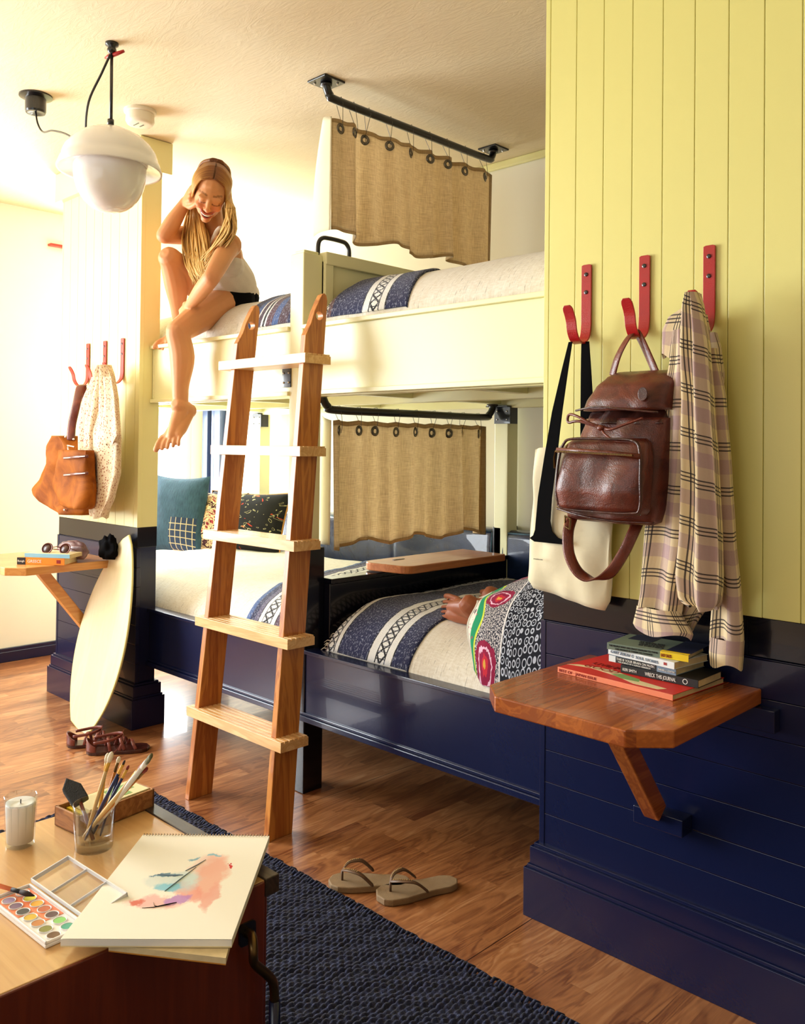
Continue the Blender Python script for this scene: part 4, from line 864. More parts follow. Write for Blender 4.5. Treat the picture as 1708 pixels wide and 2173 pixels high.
hd = build(MB().tube(hp, .0085, 10), 'bent_handle', 'brass_dark', dk, smooth=True); build(MB().tube([(X1+.036, -.968, .252), (X1+.036, -.966, .05)], .0105, 10), 'handle_grip', 'navy_paint', hd, smooth=True)
build(MB().prism(rrect(-.02, .02, -.018, .018, .008), 0, .004, Matrix.Translation((X1, -1.005, .372)) @ Matrix.Rotation(PI/2, 4, 'Y')), 'handle_plate', 'black_metal', dk)

def glass_cup(t_, c, r0, r1, h, th=.0025, base=.008, n=48, facets=None):
    Tm = Matrix.Translation(c)
    prof = [(0, 0), (r0*.96, 0), (r0, .003), (r1, h), (r1-th*.5, h+th*.3), (r1-th, h), (r0-th, base), (0, base)]
    return build(MB().lathe(prof, n, Tm), 'glass', 'clear_glass', t_, smooth=n > 20)
c = V((-.386, -1.222, DZ+.0005)); cdl = thing('candle', 'white candle in a clear drinking glass at the left of the chest top', 'candle', c)
glass_cup(cdl, c, .027, .0315, .097, n=12)
build(MB().lathe([(0, .0085), (.0246, .0085), (.0278, .080), (.0274, .085), (.018, .079), (.006, .080), (0, .082)], 40, Matrix.Translation(c)), 'wax_fill', 'wax', cdl, smooth=True)
build(MB().tube([c+V((0, 0, .080)), c+V((.003, -.001, .090))], .0012, 6), 'wick', 'ink_black', cdl)
c = V((-.272, -1.124, DZ+.0005)); tb = thing('glass_tumbler', 'clear glass tumbler full of paintbrushes', 'tumbler', c)
glass_cup(tb, c, .036, .041, .088, base=.017)
TC = c.copy()
# brushes: (foot offset in glass, tip point, kinds)
def brush(foot, tip, label, handle, rad, ferr, head, hl, hw, name='paintbrush', flat=1.0):
    a = TC+V(foot); b = V(tip); d_ = b-a; L = d_.length; d_.normalize(); t_ = thing(name, label, 'paintbrush', a, 'paintbrushes in the glass tumbler')
    s1 = L-hl-.022; side = (d_.cross(V((.7, .7, 0)))).normalized()
    build(MB().tube([a, a+d_*.01, a+d_*(s1*.55), a+d_*s1], [rad*.45, rad*.7, rad, rad*.8], 10), 'handle', handle, t_, smooth=True)
    build(MB().tube([a+d_*(s1-.002), a+d_*(s1+.022)], [rad*.88, rad*.9*max(1, hw/rad*.5)], 10, flat=(side, 1)), 'ferrule', ferr, t_, smooth=True)
    e = a+d_*(s1+.02); build(MB().tube([e, e+d_*hl*.4, e+d_*hl*.8, e+d_*hl], [hw*.8, hw, hw*.8, hw*(.3 if flat == 1 else .75)], 10, flat=(side, flat)), 'bristles', head, t_, smooth=True)
    return t_
ink('gold_yellow', (226, 174, 66), .35); ink('natural_handle', (222, 186, 124), .4); ink('bristle_white', (236, 226, 204), .8); ink('bristle_dark', (44, 26, 24), .8); ink('bristle_red', (128, 36, 28), .7); ink('white_handle', (232, 226, 214), .3); ink('blue_handle', (22, 34, 84), .3); ink('bristle_green', (96, 92, 60), .8); ink('amber_handle', (206, 122, 28), .3)
Wt = lambda x, y, Y=-1.123: tuple(W(x, y, 'y', Y))
brush((-.022, -.006, .018), Wt(238, 1594), 'tall paintbrush with white bristles and yellow ferrule, leftmost of the tall ones', 'natural_handle', .0042, 'gold_yellow', 'bristle_white', .022, .0055)
brush((-.012, .010, .018), Wt(229, 1596, -1.10), 'white-tipped paintbrush standing right behind the leftmost tall brush', 'gold_yellow', .0038, 'gold_yellow', 'bristle_white', .018, .005)
brush((-.016, .012, .018), Wt(254, 1604, -1.10), 'amber handled paintbrush with white tip in the middle of the glass', 'amber_handle', .0034, 'brass_dark', 'bristle_white', .012, .0042)
brush((-.006, -.016, .018), Wt(266, 1612), 'navy handled paintbrush with fine dark tip', 'blue_handle', .0036, 'gold_yellow', 'bristle_dark', .012, .0025)
brush((-.002, .014, .018), Wt(260, 1618, -1.11), 'thin dark blue paintbrush next to the navy one', 'blue_handle', .0032, 'gold_yellow', 'bristle_dark', .010, .0022)
brush((-.010, .0, .018), Wt(274, 1623, -1.115), 'navy paintbrush with a red pointed tip', 'blue_handle', .0032, 'gold_yellow', 'bristle_red', .012, .0028)
brush((-.024, .004, .019), Wt(322, 1603, -1.13), 'thick white handled flat paintbrush with greenish bristles leaning right', 'white_handle', .0055, 'white_handle', 'bristle_green', .022, .008, flat=.5)
brush((-.018, -.014, .019), Wt(306, 1620), 'white handled paintbrush with red-brown bristles leaning right', 'natural_handle', .0046, 'gold_yellow', 'bristle_red', .024, .0065, flat=.6)
brush((-.026, -.008, .019), Wt(314, 1628, -1.12), 'amber paintbrush with dark red tip, lowest of the ones leaning right', 'amber_handle', .0036, 'brass_dark', 'bristle_red', .018, .004)
# foam brush
a = TC+V((.004, -.004, .018)); b = V(Wt(186, 1722)); fb = thing('foam_brush', 'black foam brush with wooden stick leaning left in the tumbler', 'foam brush', a, 'paintbrushes in the glass tumbler')
t2 = V(Wt(170, 1700)); d_ = (t2-a).normalized(); build(MB().tube([a, t2], .0038, 10), 'stick', 'strap_leather', fb, smooth=True)
tip = V(Wt(140, 1652)); d2 = (tip-t2).normalized(); sd2 = (_R3-d2*_R3.dot(d2)).normalized(); nn2 = d2.cross(sd2); T = Matrix.Translation(t2-d2*.004) @ Matrix((sd2, d2, nn2)).transposed().to_4x4()
LL = (tip-t2).length; build(MB().prism([(-.017, 0), (.017, 0), (.018, LL*.55), (.0, LL*1.02), (-.018, LL*.7)], -.007, .007, T), 'foam_head', 'foam_black', fb, bevel=.003)

# wooden box of cards
bx_ = thing('wooden_box', 'small open wooden box holding booklets at the far corner of the chest', 'box', (-.36, -1.04, DZ))
A_ = V((-.428, -1.140, DZ+.0005)); ex = V((.96, .28, 0)).normalized(); B_ = V((-.325, -1.13, DZ)); 
e1 = V((.085, .012, 0)).normalized(); e2 = V((-.012, .155, 0)).normalized()
T = Matrix.Translation(V((-.425, -1.135, DZ+.0005))) @ Matrix((V((.99, .13, 0)).normalized(), V((-.13, .99, 0)).normalized(), V((0, 0, 1)))).transposed().to_4x4()
Wb, Lb, hb = .088, .185, .040
build(MB().box(0, Wb, 0, .005, 0, hb, T).box(0, Wb, Lb-.005, Lb, 0, hb, T).box(0, .005, 0, Lb, 0, hb, T).box(Wb-.005, Wb, 0, Lb, 0, hb, T).box(0, Wb, 0, Lb, 0, .004, T), 'box_body', 'box_wood', bx_, bevel=.0008)
for i, (cm, lab) in enumerate((('cov_cream', 'pale green and cream booklet on top in the wooden box'), ('cov_yellow', 'yellow edged booklet under the top one in the wooden box'), ('ink_black', 'dark booklet at the bottom of the wooden box'))):
    zz = .034-.010*i; bo = thing('booklet', lab, 'booklet', T @ V((.04, .1, zz)), 'booklets in the wooden box')
    build(MB().box(.008, Wb-.008, .03-.008*i, Lb-.008, zz, zz+.008, T), 'cover', cm, bo, bevel=.0005)
    build(MB().box(.010, Wb-.009, .031-.008*i, Lb-.009, zz+.0012, zz+.0068, T), 'page_block', 'pages', bo)
    if i == 0: build(MB().box(.02, .05, .10, .16, zz+.008, zz+.0084, T).box(.055, .072, .12, .14, zz+.008, zz+.0084, T), 'cover_art', 'leaf_green', bo)

# sketchbooks
def pad(c4, z, th, label, m_paper, m_board):
    c4 = [V((p_[0], p_[1], 0)) for p_ in c4]; t_ = thing('sketchbook', label, 'sketchbook', V((c4[3].x, c4[3].y, z)), None)
    def sl(a, b, m__): m__.add([p_+V((0, 0, a)) for p_ in c4]+[p_+V((0, 0, b)) for p_ in c4], [(0, 1, 2, 3), (7, 6, 5, 4), (0, 4, 5, 1), (1, 5, 6, 2), (2, 6, 7, 3), (3, 7, 4, 0)])
    mm = MB(); sl(z, z+.002, mm); build(mm, 'backing_board', m_board, t_); mm = MB(); sl(z+.002, z+th, mm); build(mm, 'paper_block', m_paper, t_)
    return t_, c4
z_ = DZ+.0158
sk, c4 = pad([(-.198, -1.060), (-.020, -.886), (.228, -1.147), (.040, -1.334)], z_, .012, 'open sketchbook with a loose pink and blue watercolour lying over the chest corner', 'paper', 'cov_cream')
c4 = [p_+V((0, 0, z_+.0125)) for p_ in c4]
O_, EU, EV = c4[3], (c4[2]-c4[3]), (c4[0]-c4[3])
t = Mt('watercolour_page', .8); u, v, _ = t.sep(t.co('UV')); uvn = t.co('UV')
du = t.mth('MULTIPLY', t.mth('SUBTRACT', t.noise(uvn, 9, 4, .6), .5), .16); dv = t.mth('MULTIPLY', t.mth('SUBTRACT', t.noise(t.map(uvn, loc=(5, 3, 0)), 9, 4, .6), .5), .16)
uu = t.mth('ADD', u, du); vv = t.mth('ADD', v, dv); c = s2l((246, 240, 222))
def spot(c, cu, cv, ru, rv, rgb, al, soft=.35, ang=0.0):
    x_ = t.mth('SUBTRACT', uu, cu); y_ = t.mth('SUBTRACT', vv, cv); ca_, sa_ = math.cos(ang), math.sin(ang)
    xr = t.mth('DIVIDE', t.mth('ADD', t.mth('MULTIPLY', x_, ca_), t.mth('MULTIPLY', y_, sa_)), ru); yr = t.mth('DIVIDE', t.mth('SUBTRACT', t.mth('MULTIPLY', y_, ca_), t.mth('MULTIPLY', x_, sa_)), rv)
    r = t.mth('ADD', t.mth('POWER', t.mth('ABSOLUTE', xr), 2.0), t.mth('POWER', t.mth('ABSOLUTE', yr), 2.0))
    f = t.n('ShaderNodeMapRange'); t.put(f.inputs[0], r); f.inputs[1].default_value = 1.0+soft*.3; f.inputs[2].default_value = 1-soft; f.inputs[3].default_value = 0; f.inputs[4].default_value = al
    return t.mix(f.outputs[0], c, s2l(rgb))
# u runs along the near edge (left to right), v towards the far spiral edge
for a in ((.64, .66, .12, .13, (244, 206, 190), .8, .7), (.70, .56, .11, .22, (240, 176, 150), .85, .6), (.60, .40, .18, .07, (238, 150, 130), .8, .6, -.5), (.42, .30, .20, .055, (240, 184, 176), .85, .6), (.30, .30, .05, .04, (222, 110, 84), .9, .5), (.76, .36, .05, .15, (238, 170, 150), .85, .5), (.52, .50, .13, .12, (196, 220, 220), .75, .7), (.45, .44, .10, .05, (120, 196, 216), .85, .5), (.34, .50, .09, .07, (206, 220, 214), .6, .6), (.50, .72, .05, .02, (120, 170, 190), .9, .4, .3), (.64, .76, .05, .018, (130, 190, 206), .9, .4), (.38, .56, .10, .022, (90, 136, 158), .9, .4), (.55, .33, .09, .035, (186, 130, 196), .85, .5, .3)):
    c = spot(c, *a)
c = spot(c, .80, .66, .016, .016, (206, 30, 20), 1, .3)
t.col(c); M['watercolour_page'] = t.m
def PG(u_, v_, h=0): 
    a_ = c4[3].lerp(c4[2], u_); b_ = c4[0].lerp(c4[1], u_); return a_.lerp(b_, v_)+V((0, 0, h))
build(MB().grid(lambda a, b: PG(a, b, .0004), 8, 8), 'watercolour_page', 'watercolour_page', sk)
m_ = MB()
for path in ([(.44, .40), (.50, .52), (.56, .64)], [(.32, .56), (.44, .55), (.5, .56)], [(.50, .60), (.56, .66), (.60, .72)]): m_.tube([PG(*p_, .0006) for p_ in path], [.0012, .0018, .0008], 5, flat=((0, 0, 1), .3))
build(m_, 'grey_brush_marks', 'cov_slate', sk)
m_ = MB().tube([PG(*p_, .0006) for p_ in [(.36, .25), (.43, .255), (.50, .275), (.56, .30)]], [.0006, .0012, .0022, .001], 5, flat=((0, 0, 1), .3)).tube([PG(*p_, .0006) for p_ in [(.41, .30), (.43, .27), (.46, .262)]], [.0006, .001, .0008], 5, flat=((0, 0, 1), .3))
build(m_, 'black_twig_marks', 'ink_black', sk)
m_ = MB()
for i in range(44):
    p_ = PG((i+.5)/44, 1, 0); d_ = (c4[0]-c4[3]).normalized()
    m_.tube([p_-d_*.004+V((0, 0, .0006)), p_-d_*.001+V((0, 0, .0035)), p_+d_*.003+V((0, 0, .001)), p_+d_*.0025+V((0, 0, -.010))], .0006, 4)
o = build(m_, 'spiral_wire', 'brass_dark', sk)
pad([(-.09, -1.105), (.062, -.996), (.243, -1.168), (.084, -1.277)], DZ+.0035, .011, 'manila coloured pad lying under the open sketchbook', 'pages', 'handle_wood')

# paint set
pz = DZ+.0005; T = Matrix.Translation((-.196, -1.352, pz)) @ Matrix.Rotation(math.radians(3), 4, 'Z')
ps = thing('paint_set', 'white watercolour paint set with round pans and open clear lid', 'paint set', (-.1, -1.30, pz)); ink('tray_white', (240, 236, 232), .3); ink('tray_orange', (238, 130, 84), .4)
ink('rim_white', (226, 226, 230), .2); LT, WT = .200, .072
build(MB().box(0, LT, 0, WT, 0, .006, T).box(0, LT, 0, .004, .006, .011, T).box(0, LT, WT-.004, WT, .006, .011, T).box(0, .004, 0, WT, .006, .011, T).box(LT-.004, LT, 0, WT, .006, .011, T), 'tray', 'tray_white', ps, bevel=.0015)
build(MB().box(.008, LT*.66, .034, WT-.006, .006, .0066, T).box(.008, LT*.45, .008, .036, .006, .0065, T), 'paint_spill', 'tray_orange', ps)
cols = [[(150, 130, 170), (110, 80, 120), (20, 30, 60), (214, 176, 40), (196, 120, 60), (120, 124, 50), (96, 54, 34)], [(246, 170, 140), (240, 226, 20), (240, 176, 40), (190, 84, 56), (70, 24, 60), (130, 206, 110), (40, 160, 140)]]
for r_ in range(2):
    for i_ in range(7):
        nm = ink('pan_%d_%d' % (r_, i_), cols[r_][i_], .3); cx, cy = .020+i_*.0262+(.006 if r_ == 0 else -.002), (.022 if r_ == 0 else .050)
        q = build(MB().lathe([(0, .0062), (.0095, .0062), (.0105, .008), (.0115, .0082), (.0115, .006)], 20, T @ Matrix.Translation((cx, cy, 0))), 'pan_rim', 'tray_white', ps, smooth=True)
        build(MB().lathe([(0, .0074), (.0098, .0074), (.0098, .006)], 20, T @ Matrix.Translation((cx, cy, 0))), 'paint_pan', nm, q)
lid = T @ Matrix.Translation((0, WT+.002, .010)) @ Matrix.Rotation(math.radians(13), 4, 'X')
build(MB().box(0, LT, 0, .0735, 0, .0012, lid), 'lid', 'clear_plastic', ps)
build(MB().box(0, LT, 0, .002, .0012, .009, lid).box(0, LT, .0715, .0735, .0012, .009, lid).box(0, .002, 0, .0735, .0012, .009, lid).box(LT-.002, LT, 0, .0735, .0012, .009, lid).box(.066, .0672, .002, .0715, .0012, .006, lid).box(.133, .1342, .002, .0715, .0012, .006, lid), 'lid_rim', 'rim_white', ps)
a = V((-.245, -1.338, pz+.016)); b = V((-.125, -1.292, pz+.0155)); d_ = (b-a).normalized(); pb = thing('paintbrush', 'orange handled paintbrush with black tip lying across the paint set', 'paintbrush', a)
build(MB().tube([a-d_*.08, a, a+d_*.06], [.003, .0042, .0035], 10), 'handle', 'tray_orange', pb, smooth=True); build(MB().tube([a+d_*.06, a+d_*.08], .0036, 10), 'ferrule', 'ink_black', pb, smooth=True); build(MB().tube([a+d_*.08, a+d_*.095, a+d_*.112], [.004, .0048, .001], 10), 'bristles', 'bristle_dark', pb, smooth=True)

# ------------------------------------------------------------------ footwear
def sole(L, hw=.5):
    pts = []
    def wd(t_, s_): # t 0 toe .. 1 heel
        b_ = [(0, .0), (.03, .30), (.12, .46), (.3, .5), (.5, .43), (.65, .37), (.85, .38), (.95, .28), (1, 0)]
        return lerp(b_, t_)[0]*(1.0 if s_ > 0 else .96)
    for i in range(25): pts.append((wd(i/24, 1)*hw*L*.78, i/24*L))
    for i in range(23, 0, -1): pts.append((-wd(i/24, -1)*hw*L*.78, i/24*L))
    return pts
def flipflop(toe, heel, label, mirror):
    toe, heel = V((*toe, .0)), V((*heel, .0)); d_ = (heel-toe); L = d_.length; d_.normalize(); sx = V((d_.y, -d_.x, 0))*mirror
    T = Matrix.Translation(toe) @ Matrix((sx, d_, V((0, 0, 1)))).transposed().to_4x4(); t_ = thing('flip_flop', label, 'flip-flop', (toe+heel)/2, 'pair of brown flip-flops on the floor')
    build(MB().prism(sole(L)[::1], .001, .019, T), 'sole', 'rubber', t_, bevel=.003)
    post = T @ V((.004, L*.17, .019))
    for s_ in (1, -1):
        p = smooth_path([T @ V((.004, L*.17, .046)), T @ V((s_*.024, L*.25, .056)), T @ V((s_*.041, L*.40, .052)), T @ V((s_*.044, L*.55, .022))], 7)
        st = build(MB().tube(p, [.0035]+[.0035+.0065*min(1, i/10) for i in range(1, len(p)-1)]+[.005], 8, flat=(sx*s_, .35)), 'strap', 'rubber_dark', t_, smooth=True)
        m_ = MB()
        for i in range(3, 13): m_.sphere(p[i]+V((0, 0, .0045)), .0017, n=6, k=4)
        o_ = build(m_, 'beading', 'gold_bead', st)
        o_['kind'] = 'stuff'
    build(MB().tube([post, T @ V((.004, L*.17, .046))], .0035, 8), 'toe_post', 'rubber_dark', t_, smooth=True)
flipflop((-.510, -.300), (-.345, -.135), 'brown beaded flip-flop lying further left, nearer the ladder', 1)
flipflop((-.352, -.262), (-.256, -.035), 'brown beaded flip-flop lying nearer the navy wall base', -1)
def sandal(heel, toe, label, mirror):
    heel, toe = V((*heel, 0)), V((*toe, 0)); d_ = (heel-toe); L = d_.length; d_.normalize(); sx = V((d_.y, -d_.x, 0))*mirror
    T = Matrix.Translation(toe) @ Matrix((sx, d_, V((0, 0, 1)))).transposed().to_4x4(); t_ = thing('sandal', label, 'sandal', (toe+heel)/2, 'pair of brown leather sandals')
    build(MB().prism(sole(L), .001, .014, T), 'sole', 'brown_leather_dark', t_, bevel=.002)
    # heel cup
    def fn(a, b):
        th = PI*(.0+a); r = .033+.004*b; x_ = math.cos(th)*r; y_ = L-.038+math.sin(th)*.036; return T @ V((x_, y_, .013+.05*b*(.45+.55*math.sin(th)**1.5)))
    build(MB().grid(fn, 20, 6), 'heel_cup', 'sandal_leather', t_, smooth=True, solid=.004)
    for (ya, yb, h_, w_) in ((.62, .70, .055, .012), (.40, .55, .058, .014), (.22, .36, .045, .013), (.48, .34, .056, .011)):
        p = smooth_path([T @ V((.036, L*ya, .014)), T @ V((.030, L*(ya*.7+yb*.3), h_*.75)), T @ V((0, L*(ya+yb)/2, h_)), T @ V((-.030, L*(ya*.3+yb*.7), h_*.75)), T @ V((-.036, L*yb, .014))], 5)
        build(MB().tube(p, w_*.5, 8, flat=(d_, .3)), 'strap', 'sandal_leather', t_, smooth=True)
    p = smooth_path([T @ V((.036, L-.03, .05)), T @ V((.038, L*.6, .060)), T @ V((.015, L*.45, .068)), T @ V((-.015, L*.45, .068)), T @ V((-.038, L*.6, .060)), T @ V((-.036, L-.03, .05))], 5)
    build(MB().tube(p, .006, 8, flat=((0, 0, 1), .35)), 'ankle_strap', 'sandal_leather', t_, smooth=True)
    for s_ in (1, -1):
        build(MB().tube(smooth_path([T @ V((0, L*.45, .068)), T @ V((s_*.03, L*.42, .075)), T @ V((s_*.055, L*.5, .03)), T @ V((s_*.05, L*.62, .004))]), .0013, 5), 'lace', 'strap_leather', t_)
sandal((-2.120, -.318), (-1.985, -.115), 'brown leather sandal nearer the skimboard, partly hidden behind the other one', 1)
sandal((-1.985, -.300), (-1.865, -.085), 'brown leather sandal in front, with loose laces', -1)

# ------------------------------------------------------------------ hanging bags and clothes
def loft(levels, n=40, p=3.2, seed=0, amp=.0, fold=None):
    """levels: z, x0, x1, yfront, yback"""
    z0, z1 = levels[0][0], levels[-1][0]
    def fn(a, b):
        z = z0+(z1-z0)*b; xa, xb, yf, yb = lerp(levels, z) if z1 > z0 else lerp([( -l[0], *l[1:]) for l in levels], -z)
        th = 2*PI*a; c_, s_ = math.cos(th), math.sin(th); r = (abs(c_)**p+abs(s_)**p)**(-1/p)
        x = (xa+xb)/2+(xb-xa)/2*c_*r; y = (yf+yb)/2+(yb-yf)/2*s_*r; k = amp*nz(c_*2+seed, s_*2, z*9)
        y += k*(1 if s_ < 0 else .2); x += k*.5
        if fold: y += fold(x, z)*(1 if s_ < 0 else 0)
        return (x, y, z)
    return fn
def loft_obj(name, mats, parent, levels, n=48, nv=30, p=3.2, seed=0, amp=0, fold=None, cap=True, label=None):
    fn = loft(levels, n, p, seed, amp, fold); m_ = MB().grid(fn, n, nv, closed=True)
    if cap: m_.f.append(list(range(n))[::-1]); m_.mi.append(0); m_.uv.append(None); m_.f.append([nv*n+j for j in range(n)]); m_.mi.append(0); m_.uv.append(None)
    return build(m_, name, mats, parent, smooth=True, label=label)
# brown backpack
bp = thing('backpack', 'brown leather backpack with drawstring top and front zip pocket on the middle red hook', 'backpack', (.285, -.09, 1.07))
body = [(1.072, .172, .385, -.125, -.03), (1.08, .150, .402, -.145, -.02), (1.12, .146, .410, -.152, -.018), (1.20, .160, .416, -.150, -.02), (1.27, .182, .418, -.142, -.022), (1.32, .200, .420, -.130, -.025)]
loft_obj('bag_body', 'brown_leather', bp, body, amp=.014, seed=2)
loft_obj('gathered_top', 'brown_leather_dark', bp, [(1.305, .198, .418, -.132, -.025), (1.335, .212, .414, -.112, -.028), (1.352, .235, .400, -.09, -.03)], amp=.03, seed=5, nv=10, fold=lambda x, z: .007*math.sin(x*230))
flap = [(1.338, .204, .424, -.158, -.02), (1.36, .210, .426, -.156, -.018), (1.395, .228, .428, -.140, -.018), (1.42, .246, .424, -.11, -.02), (1.432, .262, .410, -.08, -.03)]
loft_obj('top_flap', 'brown_leather', bp, flap, amp=.010, seed=9, nv=16)
loft_obj('front_pocket', 'brown_leather', bp, [(1.098, .182, .385, -.178, -.13), (1.108, .172, .396, -.196, -.13), (1.15, .170, .400, -.202, -.13), (1.22, .180, .402, -.196, -.13), (1.262, .190, .396, -.182, -.13), (1.272, .205, .384, -.165, -.13)], p=5, amp=.012, seed=4)
pip = [(.180, 1.112), (.176, 1.15), (.182, 1.22), (.192, 1.258), (.215, 1.270), (.30, 1.270), (.375, 1.266), (.394, 1.24), (.398, 1.18), (.394, 1.115), (.37, 1.103), (.29, 1.101), (.20, 1.103)]
build(MB().tube(smooth_path([(x, -.185-.010*math.sin(PI*min(1, max(0, (z-1.09)/.18))), z) for x, z in pip+[pip[0]]], 5), .0035, 6), 'piping', 'brown_leather_dark', bp, smooth=True)
z1_ = build(MB().tube([(.178, -.196, 1.243), (.25, -.204, 1.241), (.33, -.204, 1.237), (.398, -.194, 1.231)], .006, 8, flat=((0, 0, 1), .5)), 'pocket_zip', 'strap_leather', bp, smooth=True)
m_ = MB(); [m_.box(.185+i*.0035, .187+i*.0035, -.2125, -.205, 1.2385-i*.00012, 1.2425-i*.00012) for i in range(58)]; o = build(m_, 'zip_teeth', 'brass_dark', z1_); o['kind'] = 'stuff'
build(MB().tube([(.180, -.204, 1.24), (.178, -.206, 1.225), (.180, -.207, 1.20)], [.003, .0045, .005], 6, flat=((0, -1, 0), .4)), 'zip_pull', 'brass_dark', bp)
build(MB().tube(smooth_path([(.150, -.150, 1.10), (.23, -.168, 1.088), (.32, -.166, 1.081), (.408, -.150, 1.082)]), .003, 6), 'bottom_piping', 'brown_leather_dark', bp, smooth=True)
build(MB().tube(smooth_path([(.205, -.157, 1.338), (.27, -.172, 1.345), (.34, -.174, 1.338), (.42, -.158, 1.33)]), .0025, 6), 'flap_piping', 'brown_leather_dark', bp, smooth=True)
build(MB().tube(smooth_path([(.252, -.07, 1.425), (.270, -.075, 1.47), (.290, -.066, 1.512), (.302, -.050, 1.530), (.318, -.05, 1.51), (.345, -.055, 1.46), (.362, -.06, 1.428)]), .012, 8, flat=((1, -.35, .1), .25)), 'carry_loop', 'strap_leather', bp, smooth=True)
m_ = MB().tube(smooth_path([(.30, -.150, 1.292), (.26, -.172, 1.305), (.215, -.17, 1.325), (.188, -.16, 1.328), (.190, -.165, 1.31), (.225, -.172, 1.312), (.28, -.168, 1.296)]), .0035, 6)
m_.tube(smooth_path([(.28, -.165, 1.296), (.30, -.18, 1.28), (.33, -.182, 1.265), (.365, -.175, 1.262), (.40, -.165, 1.245)]), .003, 6).tube(smooth_path([(.28, -.165, 1.298), (.31, -.175, 1.292), (.35, -.17, 1.305), (.385, -.16, 1.318)]), .003, 6)
build(m_, 'drawstring', 'strap_leather', bp, smooth=True)
build(MB().sphere((.283, -.172, 1.296), (.009, .007, .007)), 'drawstring_knot', 'strap_leather', bp, smooth=True)
build(MB().tube(smooth_path([(.160, -.10, 1.075), (.162, -.12, 1.04), (.172, -.13, .99), (.20, -.135, .950), (.235, -.13, .935), (.275, -.12, .95), (.300, -.10, .995), (.318, -.08, 1.05), (.322, -.06, 1.08)]), .0135, 8, flat=((.8, .6, .1), .22)), 'shoulder_strap', 'strap_leather', bp, smooth=True)
build(MB().tube([(.148, -.115, 1.055), (.176, -.135, 1.050), (.178, -.135, 1.075), (.150, -.115, 1.080)], .0025, 6, closed=True), 'buckle', 'brass_dark', bp)
build(MB().prism([(.012*math.cos(a), .016*math.sin(a)) for a in [i*PI/8 for i in range(16)]], 0, .004, Matrix.Translation((.385, -.160, 1.372)) @ Matrix.Rotation(PI/2, 4, 'X')), 'leather_tab', 'brown_leather_dark', bp, bevel=.001)
build(MB().tube(smooth_path([(.182, -.10, 1.27), (.160, -.12, 1.255), (.157, -.13, 1.235)]), .004, 6), 'side_zip_pull', 'brass_dark', bp)

# canvas tote
tt = thing('tote_bag', 'cream canvas tote bag with black straps on the nearest-left red hook, behind the backpack', 'tote bag', (.11, -.05, .87))
lv = [(.878, .002, .218, -.050, -.024), (.90, -.012, .232, -.062, -.02), (1.0, -.006, .236, -.066, -.02), (1.12, .000, .238, -.058, -.02), (1.246, .006, .236, -.050, -.022)]
tf = loft(lv, 64, 3.0, 3, .012, lambda x, z: .006*math.sin(x*38+z*6)*(1.25-z)*2)
def totefn(a, b):
    x, y, z = tf(a, b); z += b**3*(.004+.010*math.sin(a*2*PI+2.2))-(1-b)**4*.03*(x-.0)/.2*(1 if x > 0 else 0)
    return (x, y, z)
m_ = MB().grid(totefn, 72, 36, closed=True); m_.f.append(list(range(72))[::-1]); m_.mi.append(0); m_.uv.append(None)
build(m_, 'canvas_body', 'canvas', tt, smooth=True)
def flatstrap(path, widths, name, mat, par, yo=0, th=.003):
    """flat strap lying in the plane of the wall: path (x, y, z), widths"""
    n_ = len(path); vs = []
    for (x, y, z), w_ in zip(path, widths):
        for sx, sy in ((-1, -1), (1, -1), (1, 1), (-1, 1)): vs.append(V((x+sx*w_/2, y+sy*th/2, z)))
    fs = [(i*4+j, i*4+(j+1) % 4, (i+1)*4+(j+1) % 4, (i+1)*4+j) for i in range(n_-1) for j in range(4)]+[(0, 1, 2, 3), (4*n_-4, 4*n_-1, 4*n_-2, 4*n_-3)]
    return build(MB().add(vs, fs), name, mat, par)
flatstrap([(.128, -.064, 1.518), (.118, -.072, 1.45), (.100, -.080, 1.34), (.082, -.082, 1.22), (.066, -.082, 1.12), (.061, -.082, 1.06), (.062, -.081, 1.035), (.067, -.080, 1.02), (.075, -.079, 1.012), (.082, -.078, 1.004)], [.010, .018, .030, .038, .042, .044, .052, .075, .115, .10], 'front_strap', 'black_cloth', tt)
flatstrap([(.150, -.030, 1.520), (.153, -.03, 1.44), (.156, -.03, 1.36), (.156, -.03, 1.25)], [.022, .030, .036, .036], 'back_strap', 'black_cloth', tt)
text('maison', tt, 'ink_black', (.027, -.074, .957), (1, 0, 0), UP, .006, name='print', width=.028)

# generic hanging cloth piece
def cloth(name, mats, parent, levels, nf, amp, seed, u0=0, su=1.0, skew=0, n=110, nv=60, front=True, mode='x'):
    """levels: z, x0, x1, ycentre, depth; a pleated closed tube of cloth"""
    levels = sorted(levels); z0, z1 = levels[0][0], levels[-1][0]
    def fn(a, b):
        z = z0+(z1-z0)*b; xa, xb, yc, dp = lerp(levels, z); th = 2*PI*a; c_, s_ = math.cos(th), math.sin(th)
        pl = amp*math.sin(th*nf+seed+1.2*math.sin(z*5+seed))+amp*.6*nz(th*1.4+seed, z*5, seed)
        k = min(1.0, (xb-xa)/.09)
        r = (abs(c_)**2.4+abs(s_)**2.4)**(-1/2.4)
        x = (xa+xb)/2+(xb-xa)/2*c_*r+pl*.35*s_; y = yc+dp*.5*s_*r+pl*k*(-abs(s_))
        return (x+skew*0, y, z+.006*math.sin(th*3+seed)*(1-b)**3)
    wmax = max(l[2]-l[1] for l in levels)
    return build(MB().grid(fn, n, nv, closed=True, uvf=lambda a, b: (u0+a*wmax*3.6*su, (z0+(z1-z0)*b)+skew*a)), name, mats, parent, smooth=True)
ps_ = thing('plaid_shirt', 'cream and mauve plaid cotton shirt with black checks on the right red hook', 'shirt', (.46, -.08, .78))
